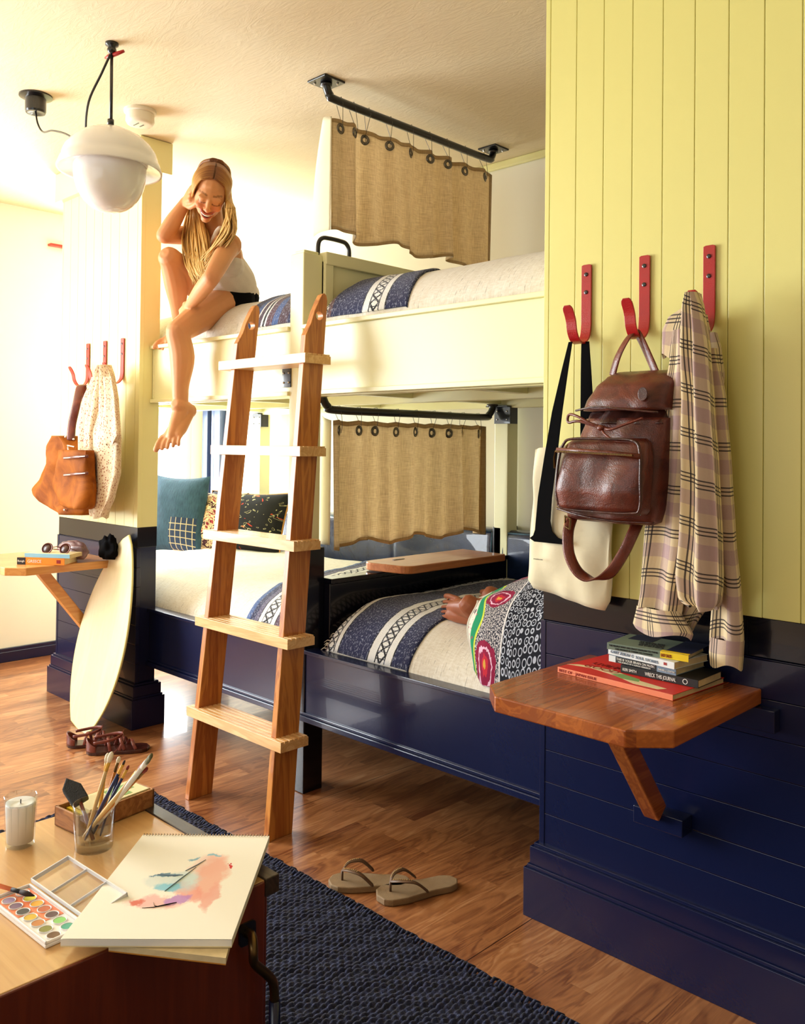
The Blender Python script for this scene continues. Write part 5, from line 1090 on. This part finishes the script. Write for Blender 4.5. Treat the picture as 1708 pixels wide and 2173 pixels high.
def Lv(rows, Y, dp):
    out = []
    for y, xa, xb in rows:
        a, b = W(xa, y, 'y', Y), W(xb, y, 'y', Y); out.append((min(a.z, b.z)*.5+max(a.z, b.z)*.5, a.x, b.x, Y+dp*.5 if False else Y, dp))
    return out
cloth('left_sleeve', 'plaid_cotton', ps_, Lv([(700, 1432, 1462), (760, 1425, 1470), (850, 1408, 1478), (1000, 1388, 1480), (1140, 1368, 1470), (1260, 1358, 1452), (1295, 1352, 1448)], -.085, .035), 5, .008, 1, nv=50)
o = cloth('left_cuff', 'plaid_cotton', ps_, Lv([(1290, 1354, 1442), (1335, 1345, 1470), (1345, 1350, 1465)], -.088, .045), 3, .004, 4, nv=10)
cloth('shirt_front', 'plaid_cotton', ps_, Lv([(622, 1462, 1482), (650, 1452, 1492), (740, 1446, 1506), (850, 1450, 1514), (1000, 1450, 1525), (1140, 1444, 1532), (1230, 1434, 1534), (1275, 1440, 1530), (1288, 1462, 1522)], -.125, .05), 6, .011, 2, skew=.10, nv=80)
cloth('right_sleeve', 'plaid_cotton', ps_, Lv([(740, 1500, 1520), (850, 1502, 1540), (1000, 1508, 1552), (1140, 1512, 1560), (1260, 1515, 1572), (1360, 1508, 1578)], -.070, .035), 4, .007, 7, nv=50)
cloth('right_cuff', 'plaid_cotton', ps_, Lv([(1355, 1508, 1578), (1390, 1506, 1576), (1412, 1508, 1574)], -.072, .045), 3, .003, 5, nv=10)
cloth('shirt_back', 'plaid_cotton', ps_, Lv([(670, 1450, 1500), (800, 1430, 1530), (1000, 1420, 1550), (1200, 1400, 1560), (1330, 1392, 1470)], -.045, .03), 7, .008, 9, nv=50)
cloth('collar_flap', 'plaid_cotton', ps_, Lv([(655, 1445, 1462), (672, 1418, 1462), (700, 1406, 1458), (755, 1405, 1442)], -.075, .016), 2, .003, 3, nv=20, u0=.3)
cloth('collar_flap', 'plaid_cotton', ps_, Lv([(706, 1508, 1520), (740, 1510, 1530), (800, 1524, 1536), (818, 1527, 1534)], -.060, .018), 2, .003, 6, nv=20)
# floral shirt and tan bag on the far column
fs_ = thing('floral_shirt', 'cream short-sleeved shirt with small brown floral print on the middle far hook', 'shirt', (-2.47, -.08, .95))
cloth('shirt_body', 'floral_cotton', fs_, Lv([(775, 216, 230), (800, 206, 238), (860, 190, 246), (930, 182, 254), (1000, 186, 254), (1050, 190, 242), (1098, 200, 222)], -.115, .05), 6, .012, 3, nv=70)
cloth('left_sleeve', 'floral_cotton', fs_, Lv([(800, 200, 222), (850, 180, 212), (920, 172, 200), (960, 172, 200), (1016, 168, 202)], -.125, .04), 4, .008, 5, nv=40)
cloth('right_sleeve', 'floral_cotton', fs_, Lv([(800, 222, 240), (850, 224, 248), (900, 218, 252), (925, 214, 254), (942, 226, 246)], -.145, .035), 4, .006, 8, nv=40)
tg = thing('leather_bag', 'slouchy tan leather shoulder bag with zip pockets on the leftmost far hook', 'bag', (-2.55, -.12, .93))
def LvY(rows, Y, dp): return [(a, b, c_, Y-dp/2, Y+dp/2) for a, b, c_, _, _ in sorted(Lv(rows, Y, dp))]
loft_obj('bag_body', 'tan_leather', tg, LvY([(925, 128, 158), (950, 118, 172), (985, 108, 194), (1020, 90, 198), (1045, 78, 198), (1065, 84, 196), (1080, 112, 194), (1090, 140, 186)], -.125, .13), amp=.045, seed=1, p=2.4, n=64, nv=40)
loft_obj('front_pocket', 'tan_leather', tg, LvY([(955, 132, 192), (975, 128, 196), (1040, 120, 196), (1070, 128, 194), (1078, 140, 188)], -.175, .07), amp=.02, seed=6, p=3, n=48, nv=24)
for zy in (972, 1008):
    a, b = W(136, zy, 'y', -.222), W(186, zy-4, 'y', -.222); z_o = build(MB().tube([a, a.lerp(b, .5)+V((0, -.006, 0)), b], .0065, 8, flat=((0, 0, 1), .6)), 'zip_pocket', 'strap_leather', tg, smooth=True)
    build(MB().tube([a+V((.01, -.006, 0)), b+V((-.01, -.006, 0))], .0022, 6), 'zip', 'chrome', z_o)
def P2(x, y, Y): return tuple(W(x, y, 'y', Y))
build(MB().tube(smooth_path([P2(150, 935, -.15), P2(153, 900, -.14), P2(162, 860, -.13), P2(170, 822, -.10), P2(178, 818, -.075)]), .019, 8, flat=((.7, .7, 0), .2)), 'shoulder_strap', 'strap_leather', tg, smooth=True)
build(MB().tube(smooth_path([P2(176, 818, -.08), P2(180, 850, -.06), P2(176, 900, -.06), P2(172, 945, -.07)]), .016, 8, flat=((.7, .7, 0), .2)), 'shoulder_strap', 'strap_leather', tg, smooth=True)
build(MB().tube([P2(143, 945, -.19), P2(158, 948, -.19), P2(156, 958, -.19), P2(145, 956, -.19)], .003, 6, closed=True), 'strap_ring', 'chrome', tg)
for q_ in (P2(139, 927, -.18), P2(156, 932, -.17), P2(137, 1082, -.2)): build(MB().sphere(q_, .005, n=8, k=5), 'rivet', 'chrome', tg)

# ------------------------------------------------------------------ people
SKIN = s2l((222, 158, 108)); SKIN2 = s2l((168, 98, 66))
class Flesh:
    def __init__(s): s.mb = MB()
    def limb(s, pts, rs, n=14, k=5, flat=None):
        P = smooth_path(pts, k); q = []
        for i in range(len(P)):
            t_ = i/k; j = min(int(t_), len(rs)-2); f_ = t_-j; f_ = f_*f_*(3-2*f_); q.append(rs[j]+(rs[j+1]-rs[j])*min(f_, 1))
        d0 = (P[1]-P[0]).normalized(); d1 = (P[-1]-P[-2]).normalized()
        P = [P[0]-d0*q[0]*.85, P[0]-d0*q[0]*.5]+P+[P[-1]+d1*q[-1]*.5, P[-1]+d1*q[-1]*.85]; q = [q[0]*.5, q[0]*.86]+q+[q[-1]*.86, q[-1]*.5]
        s.mb.tube(P, q, n, flat=flat); return s
    def ball(s, c, r, T=None): s.mb.sphere(c, r, T); return s
    def mesh(s, name, voxel, smooth=3):
        me = s.mb.mesh(name); o = bpy.data.objects.new(name, me); C.objects.link(o)
        md = o.modifiers.new('r', 'REMESH'); md.mode = 'VOXEL'; md.voxel_size = voxel
        if smooth: m2 = o.modifiers.new('s', 'SMOOTH'); m2.factor = .5; m2.iterations = smooth
        dg = bpy.context.evaluated_depsgraph_get(); dg.update(); nm = bpy.data.meshes.new_from_object(o.evaluated_get(dg)); bpy.data.objects.remove(o); return nm
def tint(me, fn):
    a = me.color_attributes.new('tint', 'FLOAT_COLOR', 'POINT'); arr = np.ones((len(me.vertices), 4), 'f')
    for i, v_ in enumerate(me.vertices): arr[i, :3] = fn(v_.co)
    a.data.foreach_set('color', arr.ravel())
def mixc(a, b, t_): return tuple(x+(y-x)*t_ for x, y in zip(a, b))
def foot(F, ankle, toe, up, s_=1, lat=None, tw=.088, tl=1.0, tr=1.0, sp=.08):
    """ankle joint, big-toe-side tip of foot; up = direction of the shin"""
    A, B = V(ankle), V(toe); d_ = (B-A); d_ = d_.normalized(); up = V(up); up = (up-d_*up.dot(d_)).normalized(); lt = (lat and V(lat)) or d_.cross(up); lt = (lt-d_*lt.dot(d_)-up*lt.dot(up)).normalized()
    L = (B-A).length; heel = A-up*.045-d_*.035
    F.ball(heel, (.030, .030, .030)); F.limb([A+up*.02, A-up*.02-d_*.02, heel], [.034, .034, .029])
    F.limb([heel, A+d_*L*.35-up*.042-lt*.014*s_, A+d_*L*.62-up*.038-lt*.026*s_], [.028, .028, .019])
    F.limb([heel, A+d_*L*.35-up*.038+lt*.014*s_, A+d_*L*.58-up*.036+lt*.026*s_], [.026, .028, .018])
    F.limb([A, A+d_*L*.30-up*.014, A+d_*L*.62-up*.032], [.033, .027, .022])
    for i in range(5):
        o_ = (i-2)*tw/5*.98+(-.003 if i == 0 else 0); base = A+d_*L*(.66-.02*i)-up*.036+lt*(-o_)*s_*-1
        ln = tl*L*(.33-.020*i-(.006*i if i > 2 else 0)); r = tr*(.0120 if i == 0 else .0084-.0003*i)
        tip = base+d_*ln+lt*(-o_)*sp*s_*-1-up*(.006+.002*i)
        F.limb([base, base.lerp(tip, .55)+up*.006, tip], [r*1.12, r*.98, r*1.02], 10, 3)
def hand(F, wrist, d_, nrm, lat, curl, thumb=1, L=.17, k=1.0):
    """d_: wrist to knuckles, nrm: out of the back of the hand, lat: towards the index finger"""
    Wp, d_, nrm = V(wrist), V(d_).normalized(), V(nrm); nrm = (nrm-d_*nrm.dot(d_)).normalized(); lat = V(lat); lat = (lat-d_*lat.dot(d_)-nrm*lat.dot(nrm)).normalized()
    pl = L*.52
    for i in range(4): F.limb([Wp, Wp+d_*pl*.5+lat*(.5-i/3)*.035, Wp+d_*pl+lat*(.5-i/3)*.058], [.019*k, .0155*k, .0112*k], 10, 3)
    for i in range(4):
        b = Wp+d_*pl*(1.0-.03*abs(i-1))+lat*(.5-i/3)*.060; ln = L*(.44, .49, .45, .35)[i]; p = b.copy(); a = 0.15; pts = [p.copy()]
        for s2, fr in enumerate((.45, .30, .25)):
            a += curl*(1.0, 1.1, .8)[s2]; dd = d_*math.cos(a)-nrm*math.sin(a); p = p+dd*ln*fr; pts.append(p.copy())
        F.limb(pts, [.0102*k, .0094*k, .0086*k, .0074*k], 9, 3)
    tb_ = Wp+d_*pl*.25+lat*.02; F.limb([tb_, tb_+d_*pl*.42+lat*.026-nrm*.008, tb_+d_*pl*.80+lat*.030-nrm*.018, tb_+d_*pl*1.12+lat*.024-nrm*.024], [.015*k, .012*k, .0102*k, .0085*k], 10, 3)

def J(x, y, Y): return W(x, y, 'y', Y)
wm = thing('person', 'laughing barefoot woman in a white tank top sitting on the upper bunk edge', 'person', (-1.93, .3, 1.80))
hipL, hipR = V((-1.895, .315, 1.905)), V((-2.07, .37, 1.905)); kneeL = J(378, 704, -.055); ankL = J(384, 868, -.03); toeL = J(340, 940, -.15)
kneeR = J(360, 548, .0); ankR = J(384, 690, .15); toeR = J(338, 726, .035)
shL, shR = J(487, 520, .13), J(424, 498, .22); elL, wrL = J(448, 590, -.03), J(402, 650, .02); elR, wrR = J(349, 500, -.01), J(394, 428, .05)
neck = J(452, 478, .17); pel = (hipL+hipR)/2; chest = (shL+shR)/2+V((0, .02, -.10)); waist = (pel+chest)/2+V((.01, .045, -.0))
F = Flesh()
F.limb([hipL, hipL.lerp(kneeL, .5)+V((0, 0, .006)), kneeL], [.082, .068, .050]); F.limb([kneeL+V((0, -.004, -.005)), kneeL.lerp(ankL, .32)+V((.004, .012, 0)), kneeL.lerp(ankL, .75), ankL], [.047, .051, .034, .029])
F.limb([hipR, hipR.lerp(kneeR, .5)+V((0, 0, -.008)), kneeR], [.080, .068, .049]); F.limb([kneeR, kneeR.lerp(ankR, .32)+V((0, .012, -.006)), kneeR.lerp(ankR, .75), ankR], [.046, .052, .034, .029])
foot(F, ankL, toeL, kneeL-ankL, 1, lat=_R3, tw=.098); foot(F, ankR, toeR, kneeR-ankR, 1, lat=_F2*-1)
F.ball(pel+V((0, .03, .02)), (.128, .105, .10)); F.limb([pel, waist, chest], [.105, .098, .105], 18); F.ball(chest+V((0, 0, .02)), (.135, .095, .10))
F.limb([chest+V((0, 0, .06)), shL], [.07, .052]); F.limb([chest+V((0, 0, .06)), shR], [.07, .052]); F.limb([chest+V((0, 0, .08)), neck, neck+V((.02, -.03, .045))], [.06, .044, .043])
for sx in (-.055, .06): F.ball(chest+V((sx+.03, -.075, -.015)), (.055, .05, .055))
F.limb([shL, shL.lerp(elL, .5), elL], [.045, .040, .034]); F.limb([elL, elL.lerp(wrL, .35), wrL], [.034, .034, .0225])
F.limb([shR, shR.lerp(elR, .5), elR], [.045, .041, .035]); F.limb([elR, elR.lerp(wrR, .35), wrR], [.035, .036, .0235])
hand(F, wrL, J(388, 668, .03)-wrL, (.4, -.9, .3), (-.8, -.2, 0), .25)
# head frame: face looks towards the room and down, head tilted
hc = J(447, 410, .085); 
fw = (CAM-hc).normalized(); fw = (fw+_R3*-.10-_U3*.52).normalized()         # direction of the face
upv = (_U3*1.0-_R3*-.20); upv = (upv-fw*upv.dot(fw)).normalized()               # crown direction
rt = fw.cross(upv).normalized()*-1; 
HT = Matrix.Translation(hc) @ Matrix((rt, fw, upv)).transposed().to_4x4()
def h(x, y, z): return HT @ V((x, y, z))
F.ball(h(0, -.022, .030), (.073, .088, .082), HT); F.ball(h(0, .018, -.012), (.062, .066, .078), HT); F.ball(h(0, .030, -.052), (.046, .048, .042), HT)
F.ball(h(0, .060, -.088), (.021, .020, .017), HT); F.limb([h(0, .02, -.075), h(.0, .05, -.088)], [.032, .022]); F.limb([h(0, -.03, -.05), neck+V((0, 0, .01))], [.05, .046])
F.ball(h(.034, .066, -.028), (.020, .018, .016), HT); F.ball(h(-.034, .066, -.028), (.020, .018, .016), HT)          # cheeks lifted by laughing
F.ball(h(.028, .074, .010), (.021, .010, .009), HT); F.ball(h(-.028, .074, .010), (.021, .010, .009), HT)           # brow
F.ball(h(.027, .074, -.006), (.015, .010, .008), HT); F.ball(h(-.027, .074, -.006), (.015, .010, .008), HT)          # closed lids
F.limb([h(0, .082, .004), h(0, .093, -.018), h(0, .100, -.031)], [.007, .0085, .0115], 10, 3); F.ball(h(.011, .090, -.034), (.0075, .009, .006), HT); F.ball(h(-.011, .090, -.034), (.0075, .009, .006), HT)
F.limb([h(-.030, .070, -.042), h(-.016, .086, -.052), h(0, .090, -.054), h(.016, .086, -.052), h(.030, .070, -.042)], [.003, .0045, .005, .0045, .003], 8, 3)
F.limb([h(-.028, .068, -.050), h(-.014, .080, -.070), h(0, .084, -.074), h(.014, .080, -.070), h(.028, .068, -.050)], [.003, .0055, .006, .0055, .003], 8, 3)
for s_ in (1, -1): F.ball(h(.074*s_, -.01, -.01), (.008, .018, .028), HT)
# right hand: loose fist against the temple
dR = (h(-.066, .036, .020)-wrR); 
hand(F, wrR, dR, fw*.75+_U3*.6, _U3*-.9+_R3*.1, .95)
me = F.mesh('body', .0042, 3)
HI = HT.inverted(); LIP = s2l((190, 84, 72)); BROW = s2l((150, 96, 54)); LASH = s2l((96, 52, 34)); RED = s2l((226, 128, 92))
def fc(p):
    q = HI @ p; c_ = SKIN
    if q.length < .16 and q.y > .03:
        for s_ in (1, -1):
            d1 = math.hypot((q.x-.036*s_)/.028, (q.z+.028)/.022)
            if d1 < 1: c_ = mixc(c_, RED, .55*(1-d1*d1))
            zb = .020+.004*math.cos((abs(q.x)-.03)/.02*1.5)
            if .010 < q.x*s_ < .048 and abs(q.z-zb) < .0034: c_ = mixc(c_, BROW, .75)
            zl = -.0085-.003*math.cos((q.x*s_-.028)/.016*1.4)
            if .012 < q.x*s_ < .044 and abs(q.z-zl) < .0024: c_ = mixc(c_, LASH, .85)
        zu = -.050+.010*(abs(q.x)/.03)**2; zl_ = -.070+.026*(abs(q.x)/.03)**2
        if abs(q.x) < .034 and abs(q.z-(-.0535+.0115*(abs(q.x)/.03)**2)) < .0045: c_ = mixc(c_, LIP, .75)
        if abs(q.x) < .030 and abs(q.z-(-.0735+.026*(abs(q.x)/.03)**2)) < .0055: c_ = mixc(c_, LIP, .8)
        if abs(q.x) < .026 and -.0700+.024*(abs(q.x)/.03)**2 < q.z < -.056+.011*(abs(q.x)/.03)**2: c_ = s2l((96, 30, 26))
        if math.hypot((q.x), (q.z+.036)) < .014 and q.y > .09: c_ = mixc(c_, RED, .35)
    for k_ in (kneeL, kneeR, elL, elR):
        d1 = (p-k_).length
        if d1 < .07: c_ = mixc(c_, RED, .3*(1-d1/.07))
    return c_
tint(me, fc); fin('body', me, 'skin', wm, smooth=True)
m_ = MB()
def tooth(a, b):
    x = (a-.5)*.044; zt_ = -.0575+.0115*(abs(x)/.03)**2; zb_ = -.0665+.020*(abs(x)/.03)**2; return h(x, .0835-abs(x)**2*9+.002*math.sin(b*PI)+(0 if True else 0), zt_+(zb_-zt_)*b)
m_.grid(tooth, 16, 4); build(m_, 'teeth', 'tooth', wm, smooth=True, solid=.002)
# clothes
F = Flesh(); F.ball(pel+V((0, .035, .035)), (.133, .110, .075)); F.limb([pel+V((0, .02, .05)), waist, chest+V((0, 0, -.01))], [.113, .106, .112], 18); F.ball(chest+V((0, 0, -.012)), (.138, .100, .082))
for sx in (-.055, .06): F.ball(chest+V((sx+.03, -.079, -.018)), (.058, .052, .056))
F.limb([chest+V((.06, -.085, .02)), shL.lerp(neck, .33)+V((.0, -.022, .040)), shL.lerp(neck, .33)+V((.0, .06, .0))], [.012, .010, .010]); F.limb([chest+V((-.06, -.085, .02)), shR.lerp(neck, .4)+V((.0, -.022, .036)), shR.lerp(neck, .4)+V((.0, .06, .0))], [.012, .010, .010])
F.limb([pel+V((-.02, -.06, .10)), pel+V((.10, -.02, .095)), pel+V((.125, .05, .10))], [.010, .012, .010], 8); F.limb([pel+V((.0, -.07, .05)), pel+V((.11, -.02, .045)), pel+V((.130, .06, .05))], [.010, .012, .010], 8)
me = F.mesh('tank_top', .005, 4); fin('tank_top', me, 'white_cloth', wm, smooth=True)
F = Flesh(); F.ball(pel+V((0, .03, .012)), (.138, .112, .098)); F.limb([hipL+V((0, .01, 0)), hipL.lerp(kneeL, .20)], [.088, .079]); F.limb([hipR, hipR.lerp(kneeR, .20)], [.092, .081])
fin('shorts', F.mesh('shorts', .005, 3), 'black_cloth', wm, smooth=True)
# hair
rnd = random.Random(11); m_ = MB()
def lock(pts, r0, r1, v0=None, v1=1, n=7, fl=.5, side=None):
    v0 = rnd.uniform(-.02, .16); P = smooth_path(pts, 5); k = len(P); rs = [max(.0012, (r0+(r1-r0)*(i/(k-1)))*(1 if i < k-3 else (k-1-i)/3*.8+.15)) for i in range(k)]
    b = len(m_.uv); m_.tube(P, rs, n, flat=((side or fw), fl)); off = rnd.random()*4
    for i in range(b, len(m_.uv)):
        if m_.uv[i]: m_.uv[i] = [(u_*.25+off, v0+(v1-v0)*v_) for u_, v_ in m_.uv[i]]
m_.sphere(h(0, -.040, .032), (.0735, .082, .083), HT, 28, 18); nb = len(m_.uv)
for i in range(nb): m_.uv[i] = [(rnd.random(), .1)]*len(m_.f[i])
# locks: each starts at the parting, goes round the skull and falls
def fall(side, k, n_):
    t_ = k/n_; back = -.085+.128*(1-t_)       # where along the parting it starts (y in head space)
    sgn = side
    q = lambda x_, y_: .030+.082*math.sqrt(max(.02, 1-(x_/.073)**2-((y_+.022)/.088)**2))+.004
    sx = lambda y_, z_: .073*math.sqrt(max(.10, 1-((z_-.03)/.082)**2-((y_+.022)/.088)**2))+.006
    p0 = h(.002*sgn, back, q(.002, back)); p1 = h(.036*sgn, back*.97, q(.036, back*.97)); p2 = h(sx(back*.9, .062)*sgn, back*.9, .062)
    p3 = h((.069+.012*t_)*sgn, back*.7+.004, .0)
    return p0, p1, p2, p3
G_ = (0, 0, -1)
for k in range(110):   # her left, viewer's right: down to the shoulder and over the arm
    t_ = k/110; p0, p1, p2, p3 = fall(1, k, 110); jx = lambda s_: V((rnd.uniform(-s_, s_), rnd.uniform(-s_, s_), rnd.uniform(-s_, s_)))
    q1 = J(482+14*rnd.random(), 446+8*t_, .075+.08*t_)+jx(.006); q2 = J(498-30*rnd.random(), 492+10*rnd.random(), .06+.10*t_)+jx(.010); q3 = J(480-44*(1-t_)-8*rnd.random(), 545+26*rnd.random(), .03+.13*t_)+jx(.012)
    lock([p0, p1, p2, p3, q1, q2, q3], .0085, .0055, None, 1)
for k in range(120):   # her right: falls from behind the hand in front of the chest
    t_ = k/120; p0, p1, p2, p3 = fall(-1, k, 120); jx = lambda s_: V((rnd.uniform(-s_, s_), rnd.uniform(-s_, s_), rnd.uniform(-s_, s_)))
    a_ = rnd.random(); q1 = J(400+24*a_, 455, .10+.04*t_)+jx(.010); q2 = J(392+48*a_, 510, .06+.04*t_)+jx(.014); q3 = J(398+42*a_, 560, .05)+jx(.014); q4 = J(408+32*a_+6*rnd.random(), 586+18*rnd.random(), .045)+jx(.008)
    lock([p0, p1, p2, p3, q1, q2, q3, q4], .0085, .0055, 0, 1)
for k in range(46):   # back of the head
    t_ = k/46; x_ = -.075+.15*t_; j_ = rnd.uniform(-.01, .01)
    lock([h(x_*.3, -.07, .115), h(x_*.8, -.115, .07), h(x_, -.125, 0), h(x_*1.0, -.12, -.06), J(415+75*t_, 480+10*rnd.random(), .24)+V((j_, j_, 0)), J(412+80*t_, 520+30*rnd.random(), .25)], .010, .004, 0, .9)
build(m_, 'hair', 'blonde_hair', wm, smooth=True)

# person lying on the lower right bunk
lyp = thing('person', 'barefoot person in an embroidered skirt lying on the lower right bunk', 'person', (-.1, .5, .68))
mt = lambda x, y: mtop(x, y, *BEDS['lr'])
F = Flesh()
akN = V((-.385, .30, .735)); toN = V((-.600, .345, .765)); akF = V((-.455, .50, .765)); toF = V((-.585, .535, .845))
akN = W(1003, 1299, 'y', .24)+V((0, 0, .01)); toN = W(916, 1268, 'y', .32); akF = W(1050, 1272, 'y', .44); toF = W(992, 1260, 'y', .54)
knN = V((-.02, .38, .80)); knF = V((-.06, .62, .82)); hpN = V((.36, .48, .77)); hpF = V((.36, .68, .77))
foot(F, akN, toN, _F2*-1+_U3*.5, 1, lat=_U3*-1-_R3*.25, tw=.090, tl=1.05, tr=.80, sp=.10); foot(F, akF, toF, _F2*-1+_U3*.4, 1, lat=_U3*-1-_R3*.1, tw=.090, tl=1.05, tr=.80, sp=.10)
F.limb([akN, akN.lerp(knN, .6), knN], [.032, .052, .050]); F.limb([akF, akF.lerp(knF, .6), knF], [.032, .052, .050]); F.limb([knN, hpN], [.056, .080]); F.limb([knF, hpF], [.056, .080])
F.ball((.40, .58, .78), (.13, .17, .10)); F.limb([(.42, .58, .78), (.6, .58, .78), (.78, .58, .79)], [.11, .105, .11], 16); F.limb([(.80, .42, .79), (.66, .36, .75), (.48, .36, .74)], [.045, .04, .03]); F.limb([(.80, .74, .79), (.68, .82, .75), (.5, .84, .74)], [.045, .04, .03])
hand(F, (.48, .36, .74), (-1, 0, 0), (0, -.2, 1), (0, 1, 0), .3); hand(F, (.5, .84, .74), (-1, 0, 0), (0, .2, 1), (0, -1, 0), .3)
F.limb([(.86, .58, .79), (.885, .58, .80)], [.05, .05])
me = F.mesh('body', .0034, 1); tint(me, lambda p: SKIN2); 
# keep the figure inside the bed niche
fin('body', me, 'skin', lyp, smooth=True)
# skirt: draped from the hem (left end) to the hips
SK = [  # s, x, ycentre, half width, top z, hem bulge
    (0.0, -.395, .285, .125, .785), (.05, -.36, .285, .155, .815), (.12, -.29, .29, .185, .845), (.22, -.19, .31, .205, .865), (.4, -.02, .36, .225, .885), (.7, .25, .47, .24, .88), (.85, .40, .53, .24, .88)]
def skf(a, b):
    s_ = b*.85; x, yc, hw_, zt = lerp(SK, s_); th = PI*(1.06*a-.03); yy = yc-math.cos(th)*hw_; sn = max(0, math.sin(th)); base_ = mt(max(x, -1.0), max(.112, yy))+.006
    zt2 = zt-(.02 if s_ < .3 else 0)+.018*math.sin(a*9+s_*14)*(1-b*.7)+.010*nz(a*7, s_*12)
    z = max(base_, base_+(zt2-base_)*sn**.75); xx = x-.035*math.sin(a*PI*1.0)*max(0, 1-s_*7)-.018*math.sin(a*PI*5)*max(0, 1-s_*9)+.09*(a < .5)*(.5-a)*max(0, 1-s_*6)
    return V((xx, max(yy, .108), z))
build(MB().grid(skf, 70, 80, uvf=lambda a, b: (a*.62, b*.85)), 'skirt', 'skirt_print', lyp, smooth=True, solid=.004)
m_ = MB()
hem = [skf(i/40, 0) for i in range(41)]; build(MB().tube(hem, .006, 6), 'hem_band', ink('hem_white', (220, 214, 200), .9), lyp, smooth=True)
# inner lining seen in the opening
# upper clothing hidden by the wall
F = Flesh(); F.limb([(.40, .58, .785), (.6, .58, .785), (.78, .58, .79)], [.118, .115, .118], 16); fin('shirt', F.mesh('shirt', .006, 2), 'white_cloth', lyp, smooth=True)
# tassel cushion tie by the skirt
